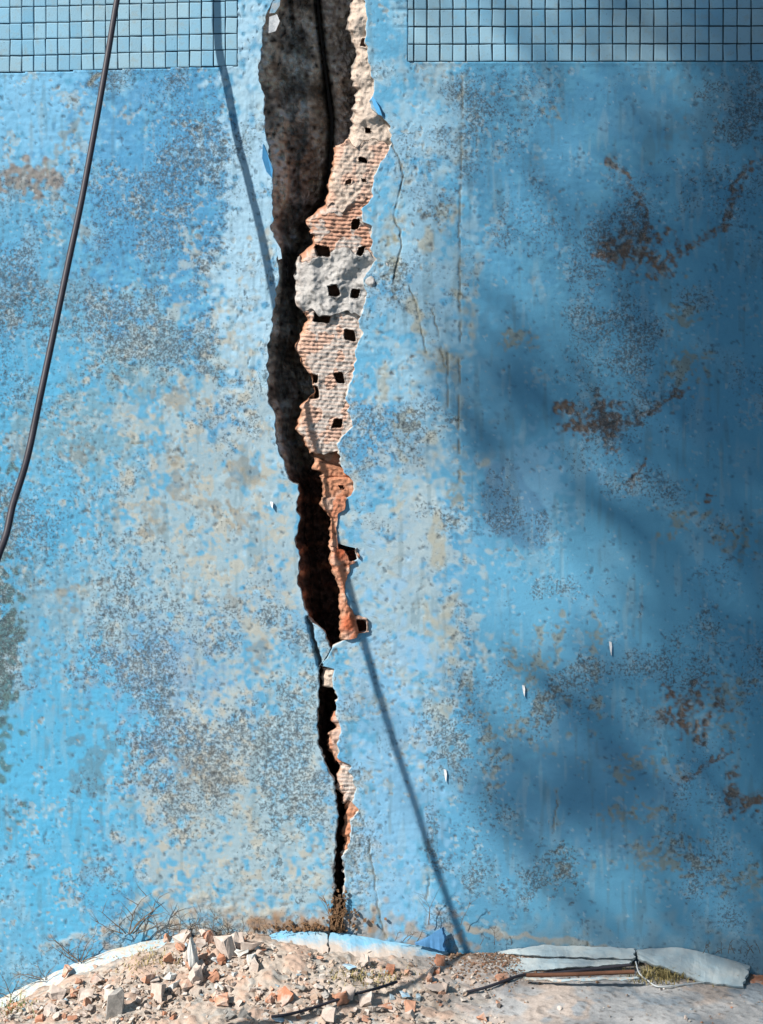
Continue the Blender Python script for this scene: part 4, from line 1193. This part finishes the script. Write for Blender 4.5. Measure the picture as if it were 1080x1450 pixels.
# wires on the floor
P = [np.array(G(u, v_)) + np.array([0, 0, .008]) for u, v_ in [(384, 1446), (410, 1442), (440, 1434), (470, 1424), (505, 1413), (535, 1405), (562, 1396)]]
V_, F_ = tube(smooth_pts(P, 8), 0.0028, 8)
tag(link('shadow_line_cable', mesh_np('shadow_line_cable', V_, F_, True), M_CABLE), 'thin dark cable added along the floor shadow towards the bottom edge', 'cable')  # dark cable added along the hanging cable's faint floor shadow
P = [np.array(G(u, v_)) + np.array([0, 0, .006]) for u, v_ in [(662, 1409), (690, 1402), (715, 1393), (740, 1385)]] + [np.array(W(u, v_, -d)) for u, v_, d in [(770, 1379, .075), (830, 1373, .072), (893, 1366, .068)]]
V_, F_ = tube(smooth_pts(P, 8), 0.0030, 8)
tag(link('floor_wire', mesh_np('floor_wire', V_, F_, True), M_CABLE), 'black wire lying on the floor from the soil to the right slab', 'wire')
P = [W(900, 1362, -.05), W(905, 1378, -.085), np.array(G(918, 1392)) + np.array([0, 0, .004]), np.array(G(932, 1400)) + np.array([0, 0, .004]), np.array(G(960, 1398)) + np.array([0, 0, .004]), np.array(G(995, 1394)) + np.array([0, 0, .004])]
V_, F_ = tube(smooth_pts(P, 8), 0.0016, 6)
tag(link('thin_wire', mesh_np('thin_wire', V_, F_, True), plain('grey_wire', (0.42, 0.45, 0.46), 0.5, 60, .8)), 'thin pale wire curving around the yellow dry grass', 'wire')
P = [W(745, 1381, -.10), W(800, 1380, -.098), W(850, 1378, -.092), W(898, 1376, -.09)]
V_, F_ = tube(smooth_pts(P, 8), 0.0040, 8)
tag(link('iron_bar', mesh_np('iron_bar', V_, F_, True), M_IRON), 'rusty iron bar in the dark gap in front of the narrow slab', 'bar')

# ------------------------------------------------------------------ added unseen tree, leaves placed by a target map to shade the right wall
def shade(u, v):
    s = np.interp(u, [540, 600, 700, 800, 900, 1000, 1080, 1300, 2400], [0.0, 0.14, 0.36, 0.48, 0.64, 0.84, 0.96, 0.97, 0.92])
    def gb(cx, cy, rx, ry): return math.exp(-(((u - cx) / rx) ** 2 + ((v - cy) / ry) ** 2) ** 2)
    s += 0.42 * gb(705, 560, 95, 125) - 0.34 * gb(770, 850, 130, 85) - 0.28 * gb(600, 780, 80, 160) + 0.36 * gb(800, 1120, 130, 90) - 0.12 * gb(720, 270, 120, 160) - 0.12 * gb(880, 150, 130, 110)
    s -= 0.20 * gb(650, 1240, 100, 110); s += 0.16 * gb(1000, 480, 170, 190) - 0.15 * gb(980, 1260, 150, 90)
    if v > 1370: s *= 1 - 0.75 * min(1, (v - 1370) / 110)
    if u > 1300 and v < 1500: s = 0.94 * min(1, max(0, (4000 - u) / 400))
    if u < 545: s = 0
    return min(max(s, 0), 0.96)

tree = empty('added_shade_tree', (0, 0, 0))
perp1 = np.cross(SUN, [0, 0, 1]); perp1 /= np.linalg.norm(perp1); perp2 = np.cross(SUN, perp1)
VV = []; FF = []
lr = np.random.default_rng(5)
LA = 0.00109 * 0.85
cell = 0.06
k = 0
for u in np.arange(545, 3900, cell * PPM):
    for v_ in np.arange(-900, 1700, cell * PPM):
        s_ = shade(u + cell * PPM / 2, v_ + cell * PPM / 2)
        if s_ <= 0: continue
        tau = -math.log(1 - s_)
        area = cell * cell * SUN[1]                 # cell area seen along the light
        lam = tau * area / LA
        for _ in range(int(lam + lr.random())):
            p = W(u + lr.random() * cell * PPM, v_ + lr.random() * cell * PPM, 0.0)
            D = lr.uniform(10.0, 14.0)
            c0 = p - SUN * D
            a = lr.uniform(0, 6.28); tl = lr.normal(0, .5, 2)
            e1 = math.cos(a) * perp1 + math.sin(a) * perp2 + tl[0] * SUN; e2 = -math.sin(a) * perp1 + math.cos(a) * perp2 + tl[1] * SUN
            L_, w_ = 0.034, 0.016
            VV += [c0 - e1 * L_, c0 + e2 * w_ - e1 * .01, c0 + e1 * L_, c0 - e2 * w_ - e1 * .01]
            FF.append((k, k + 1, k + 2, k + 3)); k += 4
VV = np.array(VV)
tc = VV.mean(0)
base = np.array([tc[0] + 0.4, tc[1] + 0.2, -0.05])
tree.location = base
tag(tree, 'added unseen tree whose leaves are placed to shade the wall', 'tree')
cr = link('crown', mesh_np('crown', VV - base, np.array(FF)), M_LEAF, tree); cr['kind'] = 'stuff'
V_, F_ = tube(smooth_pts(np.array([base, base + [.05, .1, 1.6], base + [.15, .05, 3.2], base + [.3, .1, 4.8]]) - base, 6), np.linspace(.22, .11, 19), 12)
link('trunk', mesh_np('trunk', V_, F_, True), M_BARK, tree)
for i in range(7):
    e = tc + np.array([random.uniform(-.2, 1.2), random.uniform(-.8, .8), random.uniform(-.3, 1.3)])
    b0 = base + np.array([.2, .08, 3.8 + .14 * i])
    V_, F_ = tube(smooth_pts(np.array([b0, (b0 + e) / 2 + [0, 0, .15], e]) - base, 6), np.linspace(.05, .012, 13), 7)
    link('branch', mesh_np('branch', V_, F_, True), M_BARK, tree)
print('leaves', len(FF), 'tree centre', tc)
